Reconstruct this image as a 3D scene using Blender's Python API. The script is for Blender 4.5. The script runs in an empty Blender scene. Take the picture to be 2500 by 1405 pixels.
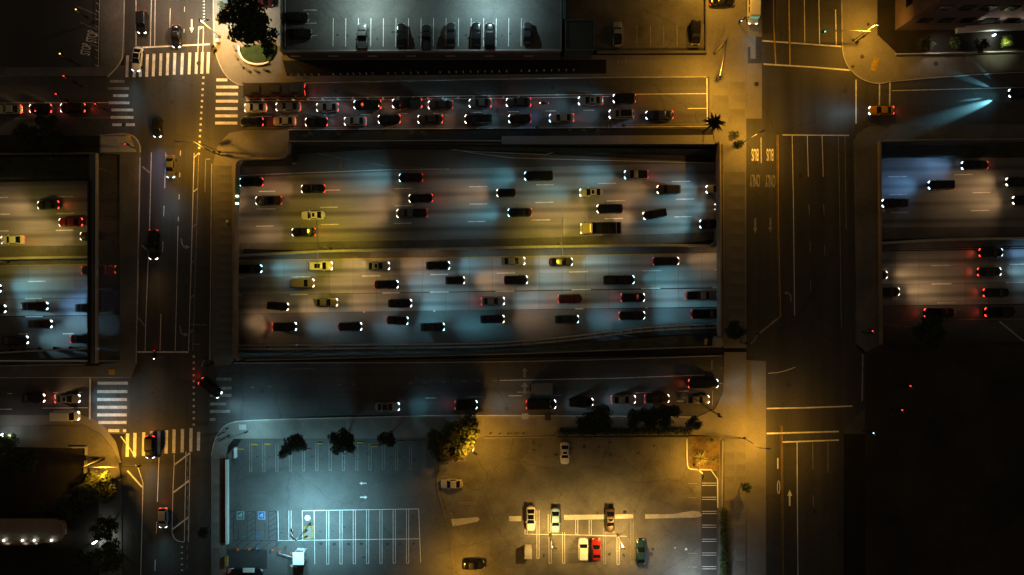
import bpy, bmesh, math, random
from mathutils import Vector, Matrix
random.seed(7)
R = math.radians
S = bpy.context.scene
col = S.collection
# ------------------------------------------------------------ camera, world, exposure
CH = 140.0                                   # drone height, looking straight down
cam_d = bpy.data.cameras.new('camera'); cam_d.lens = 24.19; cam_d.sensor_width = 36
cam_d.clip_end = 3000; cam_d.clip_start = 1
cam = bpy.data.objects.new('camera', cam_d); col.objects.link(cam)
cam.location = (0, 0, CH); cam.rotation_euler = (0, 0, 0); S.camera = cam
w = bpy.data.worlds.new('World'); S.world = w; w.use_nodes = True
nt = w.node_tree; bg = nt.nodes['Background']
sky = nt.nodes.new('ShaderNodeTexSky'); sky.sky_type = 'NISHITA'; sky.sun_disc = False
sky.sun_elevation = R(-3); sky.sun_rotation = R(250)
nt.links.new(sky.outputs[0], bg.inputs[0]); bg.inputs[1].default_value = 0.07
bg2 = nt.nodes.new('ShaderNodeBackground'); bg2.inputs[0].default_value = (1, .72, .42, 1); bg2.inputs[1].default_value = .04   # glow of the city in the sky
add = nt.nodes.new('ShaderNodeAddShader'); nt.links.new(bg.outputs[0], add.inputs[0]); nt.links.new(bg2.outputs[0], add.inputs[1])
nt.links.new(add.outputs[0], nt.nodes['World Output'].inputs[0])
sun_d = bpy.data.lights.new('moon', 'SUN'); sun_d.energy = 0.006; sun_d.angle = R(12); sun_d.color = (.7, .8, 1)
sun = bpy.data.objects.new('moon', sun_d); col.objects.link(sun); sun.rotation_euler = (R(25), R(15), 0); sun.location = (0, 0, 200)
S.view_settings.view_transform = 'Standard'; S.view_settings.look = 'None'
S.view_settings.gamma = 1; S.view_settings.use_curve_mapping = False; S.view_settings.exposure = 0.0
S.render.engine = 'CYCLES'
S.cycles.use_denoising = True
S.cycles.max_bounces = 3; S.cycles.diffuse_bounces = 2; S.cycles.glossy_bounces = 2
S.cycles.sample_clamp_indirect = 3; S.cycles.caustics_reflective = False; S.cycles.caustics_refractive = False
FZ = -6.0                                    # freeway level below the streets
PX = 12.0                                    # photograph pixels per metre at street level
def W(px, py, z=0.0):
    k = (CH - z) / CH / PX
    return Vector(((px - 1250) * k, (702.5 - py) * k, z))
# ------------------------------------------------------------ materials
MATS = {}
def mat(name, c, rough=.8, var=.25, scale=.5, metal=0, emit=None, es=0, stretch=(1, 1, 1), fine=0.0, rand=0, bump=0, coat=0, spec=.5, cracks=0):
    if name in MATS: return MATS[name]
    m = bpy.data.materials.new(name); m.use_nodes = True; t = m.node_tree; b = t.nodes['Principled BSDF']
    b.inputs['Roughness'].default_value = rough; b.inputs['Metallic'].default_value = metal
    b.inputs['Coat Weight'].default_value = coat; b.inputs['Specular IOR Level'].default_value = spec
    c4 = (c[0], c[1], c[2], 1); b.inputs['Base Color'].default_value = c4
    if var > 0:
        tc = t.nodes.new('ShaderNodeTexCoord'); mp = t.nodes.new('ShaderNodeMapping'); mp.inputs['Scale'].default_value = stretch
        mp.inputs['Rotation'].default_value = (0, 0, 0)
        n = t.nodes.new('ShaderNodeTexNoise'); n.inputs['Scale'].default_value = scale; n.inputs['Detail'].default_value = 6; n.inputs['Roughness'].default_value = .6
        t.links.new(tc.outputs['Object'], mp.inputs[0]); t.links.new(mp.outputs[0], n.inputs['Vector'])
        mr = t.nodes.new('ShaderNodeMapRange'); mr.inputs['From Min'].default_value = .3; mr.inputs['From Max'].default_value = .7
        mr.inputs['To Min'].default_value = 1 - var; mr.inputs['To Max'].default_value = 1 + var
        t.links.new(n.outputs['Fac'], mr.inputs['Value']); out = mr.outputs[0]
        if fine > 0:
            n2 = t.nodes.new('ShaderNodeTexNoise'); n2.inputs['Scale'].default_value = 3.1; n2.inputs['Detail'].default_value = 8; n2.inputs['Roughness'].default_value = .75
            t.links.new(tc.outputs['Object'], n2.inputs['Vector'])
            m2 = t.nodes.new('ShaderNodeMapRange'); m2.inputs['From Min'].default_value = .3; m2.inputs['From Max'].default_value = .7
            m2.inputs['To Min'].default_value = 1 - fine; m2.inputs['To Max'].default_value = 1 + fine
            t.links.new(n2.outputs['Fac'], m2.inputs['Value'])
            mu = t.nodes.new('ShaderNodeMath'); mu.operation = 'MULTIPLY'; t.links.new(out, mu.inputs[0]); t.links.new(m2.outputs[0], mu.inputs[1]); out = mu.outputs[0]
        if cracks:
            wn = t.nodes.new('ShaderNodeTexNoise'); wn.inputs['Scale'].default_value = .5; wn.inputs['Detail'].default_value = 3; t.links.new(tc.outputs['Object'], wn.inputs['Vector'])
            ws_ = t.nodes.new('ShaderNodeVectorMath'); ws_.operation = 'MULTIPLY_ADD'; t.links.new(wn.outputs['Color'], ws_.inputs[0]); ws_.inputs[1].default_value = (2.2, 2.2, 0); t.links.new(tc.outputs['Object'], ws_.inputs[2])
            for sc_, wd_, dk in ((.075, .012, .45), (.21, .012, .72)):
                vo = t.nodes.new('ShaderNodeTexVoronoi'); vo.feature = 'DISTANCE_TO_EDGE'; vo.inputs['Scale'].default_value = sc_; t.links.new(ws_.outputs[0], vo.inputs['Vector'])
                m4 = t.nodes.new('ShaderNodeMapRange'); m4.inputs['From Max'].default_value = wd_; m4.inputs['To Min'].default_value = 1 - (1 - dk) * cracks; t.links.new(vo.outputs['Distance'], m4.inputs['Value'])
                mu = t.nodes.new('ShaderNodeMath'); mu.operation = 'MULTIPLY'; t.links.new(out, mu.inputs[0]); t.links.new(m4.outputs[0], mu.inputs[1]); out = mu.outputs[0]
            # repaired rectangles of another age
            v2 = t.nodes.new('ShaderNodeTexVoronoi'); v2.distance = 'CHEBYCHEV'; v2.inputs['Scale'].default_value = .11; t.links.new(tc.outputs['Object'], v2.inputs['Vector'])
            sx = t.nodes.new('ShaderNodeSeparateXYZ'); t.links.new(v2.outputs['Color'], sx.inputs[0])
            m5 = t.nodes.new('ShaderNodeMapRange'); m5.inputs['To Min'].default_value = 1 - .22 * cracks; m5.inputs['To Max'].default_value = 1 + .22 * cracks; t.links.new(sx.outputs[0], m5.inputs['Value'])
            mu = t.nodes.new('ShaderNodeMath'); mu.operation = 'MULTIPLY'; t.links.new(out, mu.inputs[0]); t.links.new(m5.outputs[0], mu.inputs[1]); out = mu.outputs[0]
        if rand:
            oi = t.nodes.new('ShaderNodeObjectInfo'); m3 = t.nodes.new('ShaderNodeMapRange')
            m3.inputs['To Min'].default_value = 1 - rand; m3.inputs['To Max'].default_value = 1 + rand
            t.links.new(oi.outputs['Random'], m3.inputs['Value'])
            mu = t.nodes.new('ShaderNodeMath'); mu.operation = 'MULTIPLY'; t.links.new(out, mu.inputs[0]); t.links.new(m3.outputs[0], mu.inputs[1]); out = mu.outputs[0]
        vm = t.nodes.new('ShaderNodeVectorMath'); vm.operation = 'SCALE'; vm.inputs[0].default_value = c
        t.links.new(out, vm.inputs['Scale']); t.links.new(vm.outputs[0], b.inputs['Base Color'])
        if bump:
            bn = t.nodes.new('ShaderNodeBump'); bn.inputs['Strength'].default_value = bump; bn.inputs['Distance'].default_value = .05
            t.links.new(n.outputs['Fac'], bn.inputs['Height']); t.links.new(bn.outputs[0], b.inputs['Normal'])
    if emit:
        b.inputs['Emission Color'].default_value = (emit[0], emit[1], emit[2], 1); b.inputs['Emission Strength'].default_value = es
        m.cycles.emission_sampling = 'NONE'
    MATS[name] = m; return m
asphalt = mat('asphalt', (.055, .054, .052), .75, .3, .08, fine=.28, stretch=(1, .35, 1))
asphalt_ns = mat('asphalt_avenue', (.052, .050, .046), .72, .35, .35, cracks=.5, fine=.22, stretch=(1, .05, 1))
asphalt_ew = mat('asphalt_frontage', (.07, .068, .068), .72, .35, .35, cracks=.6, fine=.22, stretch=(.05, 1, 1))
lot_asphalt = mat('lot_asphalt', (.095, .095, .092), .8, .28, .12, fine=.22, cracks=.35)
lot_worn = mat('worn_lot_asphalt', (.12, .115, .10), .8, .42, .16, fine=.25, cracks=.5)
lot_seal = mat('sealed_patch', (.045, .045, .045), .7, .2, .3, fine=.2)
deck_mat = mat('deck_concrete', (.17, .17, .165), .8, .2, .1, fine=.12)
conc = mat('concrete', (.18, .17, .155), .85, .2, .15, fine=.18)
conc_slab = mat('concrete_slab', (.165, .157, .142), .85, .22, .2, fine=.15, rand=.13)
conc_dark = mat('stained_concrete', (.13, .125, .115), .85, .35, .15, fine=.25)
wall_mat = mat('wall_concrete', (.32, .31, .29), .8, .2, .3, fine=.15)
paint_w = mat('white_road_paint', (.72, .72, .7), .6, .25, .8, fine=.25)
paint_f = mat('faded_white_paint', (.27, .27, .26), .7, .4, .8, fine=.4)
paint_yf = mat('worn_yellow_paint', (.30, .20, .03), .7, .4, .8, fine=.4)
paint_y = mat('yellow_road_paint', (.55, .33, .03), .6, .25, .8, fine=.2)
paint_blue = mat('blue_road_paint', (.008, .022, .04), .6, .2, .8)
paint_sb = mat('blue_symbol_paint', (.02, .12, .38), .6, .1, .8)
paint_sg = mat('green_symbol_paint', (.02, .14, .14), .6, .1, .8)
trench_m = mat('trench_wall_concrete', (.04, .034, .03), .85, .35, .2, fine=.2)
soil = mat('soil', (.014, .012, .009), .95, .4, .25, fine=.4)
grass_shaded = mat('grass', (.022, .045, .008), .95, .4, .6, fine=.4)  # kept dark, shade over the lawn is put into the colour
metal_d = mat('dark_steel', (.05, .05, .05), .45, .1, 2, metal=.6)
metal_l = mat('galvanised_steel', (.62, .62, .6), .45, .1, 2, metal=.2)
kerb_m = mat('kerb_concrete', (.42, .41, .38), .8, .3, .4, fine=.2)
barrier_m = mat('barrier_concrete', (.5, .49, .46), .8, .2, .3, fine=.15)
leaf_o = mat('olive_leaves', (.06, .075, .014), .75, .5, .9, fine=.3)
slab_lit = mat('lamp_lit_slab', (.36, .37, .35), .8, .2, .3, fine=.15, rand=.08)  # cool lamp light on the corner pavement put into this paler colour
white_m = mat('white_paint', (.78, .78, .76), .5, .06, 2)
wood_m = mat('bark', (.06, .045, .03), .9, .3, 2)
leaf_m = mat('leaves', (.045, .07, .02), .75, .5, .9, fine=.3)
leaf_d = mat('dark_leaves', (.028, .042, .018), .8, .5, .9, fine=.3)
leaf_lit = mat('lit_leaves', (.11, .14, .02), .75, .5, .9, fine=.3)  # brighter leaf copy, the light on the plants put into the green
glass_m = mat('car_glass', (.006, .007, .008), .08, 0, spec=.6)
tyre_m = mat('tyre_rubber', (.012, .012, .012), .9, 0)
bedliner = mat('bed_liner', (.01, .01, .01), .8, 0)
# freeway concrete: oil streaks run down each lane
def freeway_mat(name, c, phase, dark=.5, var=.14, rand=.1):
    m = mat(name, c, .8, var, .12, fine=.1, rand=rand, stretch=(.25, 1, 1)); t = m.node_tree; b = t.nodes['Principled BSDF']
    src = b.inputs['Base Color'].links[0].from_socket
    g = t.nodes.new('ShaderNodeNewGeometry'); mp = t.nodes.new('ShaderNodeMapping'); mp.inputs['Rotation'].default_value = (0, 0, R(-.95))
    t.links.new(g.outputs['Position'], mp.inputs[0])
    sp = t.nodes.new('ShaderNodeSeparateXYZ'); t.links.new(mp.outputs[0], sp.inputs[0])
    def M(op, a, bb=None):
        n = t.nodes.new('ShaderNodeMath'); n.operation = op
        for i, v in ((0, a), (1, bb)):
            if v is None: continue
            if isinstance(v, (int, float)): n.inputs[i].default_value = v
            else: t.links.new(v, n.inputs[i])
        return n.outputs[0]
    y = M('DIVIDE', M('SUBTRACT', sp.outputs[1], phase), 3.68)
    d = M('ABSOLUTE', M('SUBTRACT', M('FRACT', y), .5))           # 0 in the lane centre
    mr = t.nodes.new('ShaderNodeMapRange'); mr.interpolation_type = 'SMOOTHSTEP'; mr.inputs['From Min'].default_value = .02; mr.inputs['From Max'].default_value = .24
    mr.inputs['To Min'].default_value = dark; mr.inputs['To Max'].default_value = 1; t.links.new(d, mr.inputs['Value'])
    n = t.nodes.new('ShaderNodeTexNoise'); n.inputs['Scale'].default_value = .05; mp2 = t.nodes.new('ShaderNodeMapping'); mp2.inputs['Scale'].default_value = (1, 12, 1)
    t.links.new(g.outputs['Position'], mp2.inputs[0]); t.links.new(mp2.outputs[0], n.inputs['Vector']); n.inputs['Detail'].default_value = 4
    m2 = t.nodes.new('ShaderNodeMapRange'); m2.inputs['From Min'].default_value = .35; m2.inputs['From Max'].default_value = .65; m2.inputs['To Min'].default_value = .82; m2.inputs['To Max'].default_value = 1.12
    t.links.new(n.outputs['Fac'], m2.inputs['Value'])
    k = M('MULTIPLY', mr.outputs[0], m2.outputs[0])
    vm = t.nodes.new('ShaderNodeVectorMath'); vm.operation = 'SCALE'; t.links.new(src, vm.inputs[0]); t.links.new(k, vm.inputs['Scale']); t.links.new(vm.outputs[0], b.inputs['Base Color'])
    return m
# ------------------------------------------------------------ object helpers
def link(o, parent=None):
    col.objects.link(o)
    if parent: o.parent = parent
    return o
def tag(o, label=None, cat=None, group=None, kind=None):
    if label: o['label'] = label
    if cat: o['category'] = cat
    if group: o['group'] = group
    if kind: o['kind'] = kind
    return o
def empty(name, loc=(0, 0, 0), rz=0, label=None, cat=None, group=None):
    o = bpy.data.objects.new(name, None); o.location = loc; o.rotation_euler = (0, 0, rz); col.objects.link(o)
    return tag(o, label, cat, group)
def obj(name, me, m=None, parent=None, kind=None):
    o = bpy.data.objects.new(name, me)
    if m and not me.materials: me.materials.append(m)
    link(o, parent)
    if kind: o['kind'] = kind
    return o
def pmesh(name, verts, faces, m=None, smooth=False):
    me = bpy.data.meshes.new(name); me.from_pydata([tuple(v) for v in verts], [], faces); me.update()
    if m: me.materials.append(m)
    if smooth: me.polygons.foreach_set('use_smooth', [True] * len(me.polygons))
    return me
def loc_of(parent):
    return parent.matrix_basis.inverted() if parent is not None else Matrix()
def prism(name, pts, z0, z1, m, parent=None, kind=None, zp=None):
    """vertical prism: outline in photograph pixels read at height zp, from z0 up to z1"""
    zp = z1 if zp is None else zp
    q = [W(x, y, zp) for x, y in pts]
    a = sum(q[i].x * q[(i + 1) % len(q)].y - q[(i + 1) % len(q)].x * q[i].y for i in range(len(q)))
    if a < 0: q.reverse()
    n = len(q)
    v = [Vector((p.x, p.y, z1)) for p in q]
    f = [list(range(n))]
    if z0 < z1:
        v += [Vector((p.x, p.y, z0)) for p in q]
        f += [[i, i + n, (i + 1) % n + n, (i + 1) % n] for i in range(n)]
        f += [list(range(2 * n - 1, n - 1, -1))]
    Mi = loc_of(parent)
    return obj(name, pmesh(name, [Mi @ p for p in v], f, m), None, parent, kind)
def offset_line(pts, wd):
    L, Rr = [], []
    for i, p in enumerate(pts):
        a = pts[max(i - 1, 0)]; b = pts[min(i + 1, len(pts) - 1)]
        d = (b - a); d.z = 0; d.normalize(); nrm = Vector((-d.y, d.x, 0)) * (wd / 2)
        L.append(p + nrm); Rr.append(p - nrm)
    return L, Rr
def strip(name, pts, wd, z, m, parent=None, z0=None, kind=None, smooth=0, close=False):
    """ribbon of width wd metres along a pixel polyline at height z; with z0 it gets sides (a wall or kerb)"""
    q = [W(x, y, z) for x, y in pts]
    if close: q.append(q[0].copy())
    for _ in range(smooth):
        r = [q[0]]
        for a, b in zip(q, q[1:]): r += [a * .75 + b * .25, a * .25 + b * .75]
        q = r + [q[-1]]
    L, Rr = offset_line(q, wd); n = len(q)
    Mi = loc_of(parent)
    v = L + Rr
    f = [[i, i + n, i + n + 1, i + 1] for i in range(n - 1)]
    if z0 is not None:
        v = v + [Vector((p.x, p.y, z0)) for p in L + Rr]
        for i in range(n - 1):
            f.append([i, i + 1, i + 1 + 2 * n, i + 2 * n]); f.append([i + n, i + 3 * n, i + 1 + 3 * n, i + 1 + n])
        f.append([0, 2 * n, 3 * n, n]); f.append([n - 1, 2 * n - 1, 4 * n - 1, 3 * n - 1])
    return obj(name, pmesh(name, [Mi @ p for p in v], f, m), None, parent, kind)
def boxv(c, s, rz=0):
    """verts and faces of a box centred at c with size s"""
    cs, sn = math.cos(rz), math.sin(rz); v = []
    for dz in (-.5, .5):
        for dx, dy in ((-.5, -.5), (.5, -.5), (.5, .5), (-.5, .5)):
            x, y = dx * s[0], dy * s[1]
            v.append(Vector((c[0] + x * cs - y * sn, c[1] + x * sn + y * cs, c[2] + dz * s[2])))
    return v, [[3, 2, 1, 0], [4, 5, 6, 7], [0, 1, 5, 4], [1, 2, 6, 5], [2, 3, 7, 6], [3, 0, 4, 7]]
def box(name, c, s, m, parent=None, rz=0, bevel=0, kind=None):
    v, f = boxv(c, s, rz); me = pmesh(name, v, f, m)
    if bevel:
        bm = bmesh.new(); bm.from_mesh(me); bmesh.ops.bevel(bm, geom=bm.edges[:], offset=bevel, segments=2, affect='EDGES'); bm.to_mesh(me); bm.free()
    return obj(name, me, None, parent, kind)
def tubev(pts, rad, n=8):
    v, f = [], []; pts = [Vector(p) for p in pts]
    rad = rad if isinstance(rad, (list, tuple)) else [rad] * len(pts)
    for i, p in enumerate(pts):
        d = (pts[min(i + 1, len(pts) - 1)] - pts[max(i - 1, 0)]).normalized()
        u = d.orthogonal().normalized() if abs(d.z) < .99 else Vector((1, 0, 0)); w_ = d.cross(u)
        for k in range(n):
            a = 2 * math.pi * k / n; v.append(p + (u * math.cos(a) + w_ * math.sin(a)) * rad[i])
    for i in range(len(pts) - 1):
        for k in range(n): f.append([i * n + k, i * n + (k + 1) % n, (i + 1) * n + (k + 1) % n, (i + 1) * n + k])
    f.append(list(range(n))[::-1]); f.append([(len(pts) - 1) * n + k for k in range(n)])
    return v, f
def tube(name, pts, rad, m, parent=None, n=8, kind=None):
    v, f = tubev(pts, rad, n); return obj(name, pmesh(name, v, f, m, True), None, parent, kind)
def lathe(name, prof, m, parent=None, n=16, c=(0, 0, 0)):
    v, f = [], []
    for r_, z in prof:
        for k in range(n): a = 2 * math.pi * k / n; v.append((c[0] + r_ * math.cos(a), c[1] + r_ * math.sin(a), c[2] + z))
    for i in range(len(prof) - 1):
        for k in range(n): f.append([i * n + k, i * n + (k + 1) % n, (i + 1) * n + (k + 1) % n, (i + 1) * n + k])
    f.append([(len(prof) - 1) * n + k for k in range(n)])
    return obj(name, pmesh(name, v, f, m, False), None, parent)
def merge(parts):
    V, F = [], []
    for v, f in parts:
        o = len(V); V += v; F += [[i + o for i in q] for q in f]
    return V, F
def disc(name, px, py, r_, z, m, parent=None, n=20, sy=1):
    c = W(px, py, z); Mi = loc_of(parent)
    return obj(name, pmesh(name, [Mi @ (c + Vector((r_ * math.cos(2 * math.pi * k / n), sy * r_ * math.sin(2 * math.pi * k / n), 0))) for k in range(n)], [list(range(n))], m), None, parent)
def lamp(name, loc, energy, color, parent=None, size=R(165), blend=.6, direction=(0, 0, -1), radius=.2, fall=None, smooth=0, scale=(1, 1, 1)):
    d = bpy.data.lights.new(name, 'SPOT'); d.energy = energy; d.color = color; d.spot_size = size; d.spot_blend = blend; d.shadow_soft_size = radius
    if fall:
        d.use_nodes = True; t = d.node_tree; e = t.nodes['Emission']; lf = t.nodes.new('ShaderNodeLightFalloff'); lf.inputs[0].default_value = 1; lf.inputs[1].default_value = smooth
        t.links.new(lf.outputs[fall], e.inputs['Strength'])
    o = bpy.data.objects.new(name, d); col.objects.link(o); o.location = loc
    o.rotation_euler = Vector(direction).to_track_quat('-Z', 'Y').to_euler(); o.scale = scale
    if parent: o.parent = parent
    return o
SOD = (1.0, .46, .04); COOL = (.37, .84, 1.0)
ORD = 'first second third fourth fifth sixth seventh eighth ninth tenth eleventh twelfth thirteenth fourteenth fifteenth sixteenth seventeenth eighteenth nineteenth'.split()

# headlamp beam: a real low beam is aimed so that the road ahead is lit as one soft, uneven pool
BEAMS = {}
def beam_data(k, energy, var, hgt):
    key = (k, round(energy, 2), var, round(hgt, 1))
    if key in BEAMS: return BEAMS[key]
    rnd = random.Random(var * 7 + 1)
    d = bpy.data.lights.new('headlight_beam', 'SPOT'); d.energy = energy; d.color = HLC[k]; d.spot_size = R(150); d.spot_blend = .4; d.shadow_soft_size = .25; d.use_nodes = True
    t = d.node_tree; e = t.nodes['Emission']
    def M(op, a, b=None, c=None):
        n = t.nodes.new('ShaderNodeMath'); n.operation = op
        for i, v in enumerate((a, b, c)):
            if v is None: continue
            if isinstance(v, (int, float)): n.inputs[i].default_value = v
            else: t.links.new(v, n.inputs[i])
        return n.outputs[0]
    tc = t.nodes.new('ShaderNodeTexCoord'); sp = t.nodes.new('ShaderNodeSeparateXYZ'); t.links.new(tc.outputs['Normal'], sp.inputs[0])
    nx, ny, nz = (M('MULTIPLY', sp.outputs[i], NSIGN) for i in range(3))
    ca, sa = math.cos(BA), math.sin(BA)
    f = M('ADD', M('MULTIPLY', nz, -ca), M('MULTIPLY', ny, sa)); u = M('ADD', M('MULTIPLY', nz, sa), M('MULTIPLY', ny, ca))
    dn = M('MAXIMUM', M('MULTIPLY', u, -1), .02)
    X = M('DIVIDE', M('MULTIPLY', f, hgt), dn); Y = M('DIVIDE', M('MULTIPLY', nx, hgt), dn)
    cb = t.nodes.new('ShaderNodeCombineXYZ'); t.links.new(X, cb.inputs[0]); t.links.new(Y, cb.inputs[1]); cb.inputs[2].default_value = var * 3.7
    no = t.nodes.new('ShaderNodeTexNoise'); no.inputs['Scale'].default_value = .5; no.inputs['Detail'].default_value = 5; t.links.new(cb.outputs[0], no.inputs['Vector'])
    nm = t.nodes.new('ShaderNodeMapRange'); nm.inputs['From Min'].default_value = .3; nm.inputs['From Max'].default_value = .7; nm.inputs['To Min'].default_value = .35; nm.inputs['To Max'].default_value = 1.35
    t.links.new(no.outputs['Fac'], nm.inputs['Value'])
    def G(x0, sx, sy, amp):
        a = M('DIVIDE', M('SUBTRACT', X, x0), sx); b = M('DIVIDE', Y, sy)
        return M('MULTIPLY', M('EXPONENT', M('MULTIPLY', M('ADD', M('MULTIPLY', a, a), M('MULTIPLY', b, b)), -1)), amp)
    x0 = rnd.uniform(3.6, 6.0)
    g = M('ADD', M('MULTIPLY', G(x0, rnd.uniform(2.6, 3.8), rnd.uniform(1.7, 2.6), 1.0), nm.outputs[0]), M('ADD', G(7, 7.5, 4.6, .30), G(2.3, 1.0, 1.1, 1.0)))
    rmp = M('MINIMUM', M('MAXIMUM', M('DIVIDE', X, 3.2), 0), 1); g = M('MULTIPLY', g, M('SMOOTH_MIN', M('MULTIPLY', rmp, rmp), 1, .3))
    I = M('DIVIDE', g, M('MAXIMUM', dn, .05))
    l2 = M('DIVIDE', nx, .4); spill = M('MULTIPLY', M('EXPONENT', M('MULTIPLY', M('MULTIPLY', l2, l2), -1)), .25)
    near = M('MULTIPLY', spill, M('GREATER_THAN', u, -.12))
    lf = t.nodes.new('ShaderNodeLightFalloff'); lf.inputs[0].default_value = 1
    t.links.new(M('ADD', M('MULTIPLY', I, lf.outputs['Constant']), M('MULTIPLY', near, M('MULTIPLY', lf.outputs['Quadratic'], 22))), e.inputs['Strength'])
    BEAMS[key] = d; return d
NSIGN = 1.0; BA = R(30); BV = [0]
def beam(k, loc, energy, root, az=0):
    BV[0] += 1
    d = beam_data(k, energy, BV[0] % 9, loc[2]); o = bpy.data.objects.new('headlight_beam', d); col.objects.link(o); o.parent = root; o.location = loc
    q = Vector((math.cos(BA), 0, -math.sin(BA))).to_track_quat('-Z', 'Y'); o.rotation_euler = (Matrix.Rotation(az, 3, 'Z') @ q.to_matrix()).to_euler()
# ------------------------------------------------------------ ground, freeway trench, roads
def slope(name, A, zA, B, zB, m, kind='structure', parent=None):
    a = [W(x, y, zA) for x, y in A]; b = [W(x, y, zB) for x, y in B]; n = len(a)
    return obj(name, pmesh(name, a + b, [[i, i + 1, i + 1 + n, i + n] for i in range(n - 1)], m), None, parent, kind)
NB = [(-2500, 374), (237, 374), (575, 392), (685, 392), (701, 380), (703, 345), (1757, 350), (2155, 345), (5000, 338)]
SB = [(5000, 850), (2155, 842), (1757, 848), (1250, 864), (575, 881), (235, 893), (-2500, 893)]
def gpoly(pts, z):
    q = [W(x, y, z) for x, y in pts]
    a = sum(q[i].x * q[(i + 1) % len(q)].y - q[(i + 1) % len(q)].x * q[i].y for i in range(len(q)))
    return q if a > 0 else q[::-1]
gn = gpoly(NB + [(5000, -3500), (-2500, -3500)], -.06); gs = gpoly(SB + [(-2500, 5000), (5000, 5000)], -.06)
obj('ground', pmesh('ground', gn + gs, [list(range(len(gn))), list(range(len(gn), len(gn) + len(gs)))], soil), None, None, 'structure')
fwy_dark = mat('freeway_subgrade', (.03, .03, .03), .9, .3, .3)
fwy = prism('freeway', [(-2400, 355), (4900, 355), (4900, 880), (-2400, 880)], FZ - .3, FZ - .06, fwy_dark, kind='structure', zp=FZ)
# the trench walls
strip('trench_wall_north', NB, .35, -.02, trench_m, z0=FZ - .1, kind='structure')
strip('trench_wall_south', SB, .35, -.02, trench_m, z0=FZ - .1, kind='structure')
FN = freeway_mat('freeway_concrete', (.30, .30, .29), 0.0)
# carriageway sheets
up = freeway_mat('westbound_concrete', (.27, .265, .255), 18.2, dark=.55, var=.1)
lo = freeway_mat('eastbound_concrete', (.29, .285, .275), 6.05, dark=.55)
aux = mat('freeway_asphalt', (.13, .13, .13), .75, .25, .1, fine=.15, stretch=(.1, 1, 1))
wb = prism('westbound_carriageway', [(-2400, 440), (-300, 450), (575, 437), (800, 425), (1130, 412), (1757, 398), (2155, 387), (4900, 370), (4900, 540), (2155, 556), (1757, 567), (1250, 583), (578, 594), (0, 602), (-2400, 640)], FZ - .06, FZ, up, kind='structure', zp=FZ)
sh_up = prism('median_shoulder', [(-2400, 640), (0, 602), (578, 594), (1250, 583), (1757, 567), (2155, 556), (4900, 540), (4900, 570), (2500, 577), (2155, 585), (1757, 597), (1250, 604), (830, 611), (578, 621), (0, 632), (-2400, 665)], FZ - .06, FZ + .01, conc_dark, kind='structure', zp=FZ)
ramp = prism('freeway_ramp', [(575, 385), (703, 362), (1100, 366), (1757, 398), (1130, 412), (800, 425), (575, 437)], FZ - .06, FZ + .005, aux, kind='structure', zp=FZ)
sh_lo = prism('eastbound_median_shoulder', [(-2400, 665), (0, 632), (578, 621), (830, 611), (1250, 604), (1757, 597), (2155, 590), (2500, 580), (4900, 570), (4900, 590), (2500, 600), (2155, 610), (1757, 620), (1250, 628), (578, 637), (0, 650), (-2400, 680)], FZ - .06, FZ + .003, conc_dark, kind='structure', zp=FZ)
eb = prism('eastbound_carriageway', [(-2400, 680), (0, 650), (578, 637), (1250, 628), (1757, 620), (2155, 610), (4900, 590), (4900, 720), (2155, 748), (1757, 752), (1250, 757), (578, 766), (0, 775), (-2400, 815)], FZ - .06, FZ - .03, fwy_dark, kind='structure', zp=FZ)
axl = prism('exit_lane', [(-2400, 815), (0, 775), (578, 766), (1250, 757), (1757, 752), (2155, 748), (4900, 720), (4900, 845), (2155, 838), (1757, 812), (1600, 820), (1250, 856), (578, 860), (0, 880), (-2400, 930)], FZ - .06, FZ, aux, kind='structure', zp=FZ)
# concrete slabs of the eastbound lanes: joints are real gaps
def slabs(parent, x0, x1, step, rows, m, name='concrete_slab', z=FZ, gap=.05):
    # rows: list of functions x -> y px (lane edges)
    meshes = {}
    x = x0
    i = 0
    while x < x1 - 1:
        xe = min(x + step, x1)
        for r_ in range(len(rows) - 1):
            a, b = rows[r_], rows[r_ + 1]
            if step > 60 and i % 2 == r_ % 2 and False: continue
            q = [W(x, b(x), z), W(xe, b(xe), z), W(xe, a(xe), z), W(x, a(x), z)]
            c = sum(q, Vector()) / 4
            q = [c + (p - c) * (1 - 0) for p in q]
            key = (round((q[1].x - q[0].x), 1), r_)
            v = []
            g = gap / 2
            if key not in meshes:
                for k, p in enumerate(q):
                    d = p - c; v.append(Vector((d.x - math.copysign(g, d.x), d.y - math.copysign(g, d.y), 0)))
                v += [p + Vector((0, 0, -.03)) for p in v]
                meshes[key] = pmesh(name, v, [[0, 1, 2, 3], [0, 4, 5, 1], [1, 5, 6, 2], [2, 6, 7, 3], [3, 7, 4, 0]], m)
            o = bpy.data.objects.new(name, meshes[key]); link(o, parent); o.location = c
        x = xe; i += 1
ln = lambda ya, yb: (lambda x: ya + (yb - ya) * (x - 578) / (1757 - 578))
rowsE = [ln(637, 620), ln(679, 659.5), ln(721.5, 702), ln(766, 752)]
slabs(eb, -100, 240, 56.7, rowsE, lo)
slabs(eb, 578, 1770, 56.76, rowsE, lo)
slabs(eb, 2130, 2620, 56.7, rowsE, lo)
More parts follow.
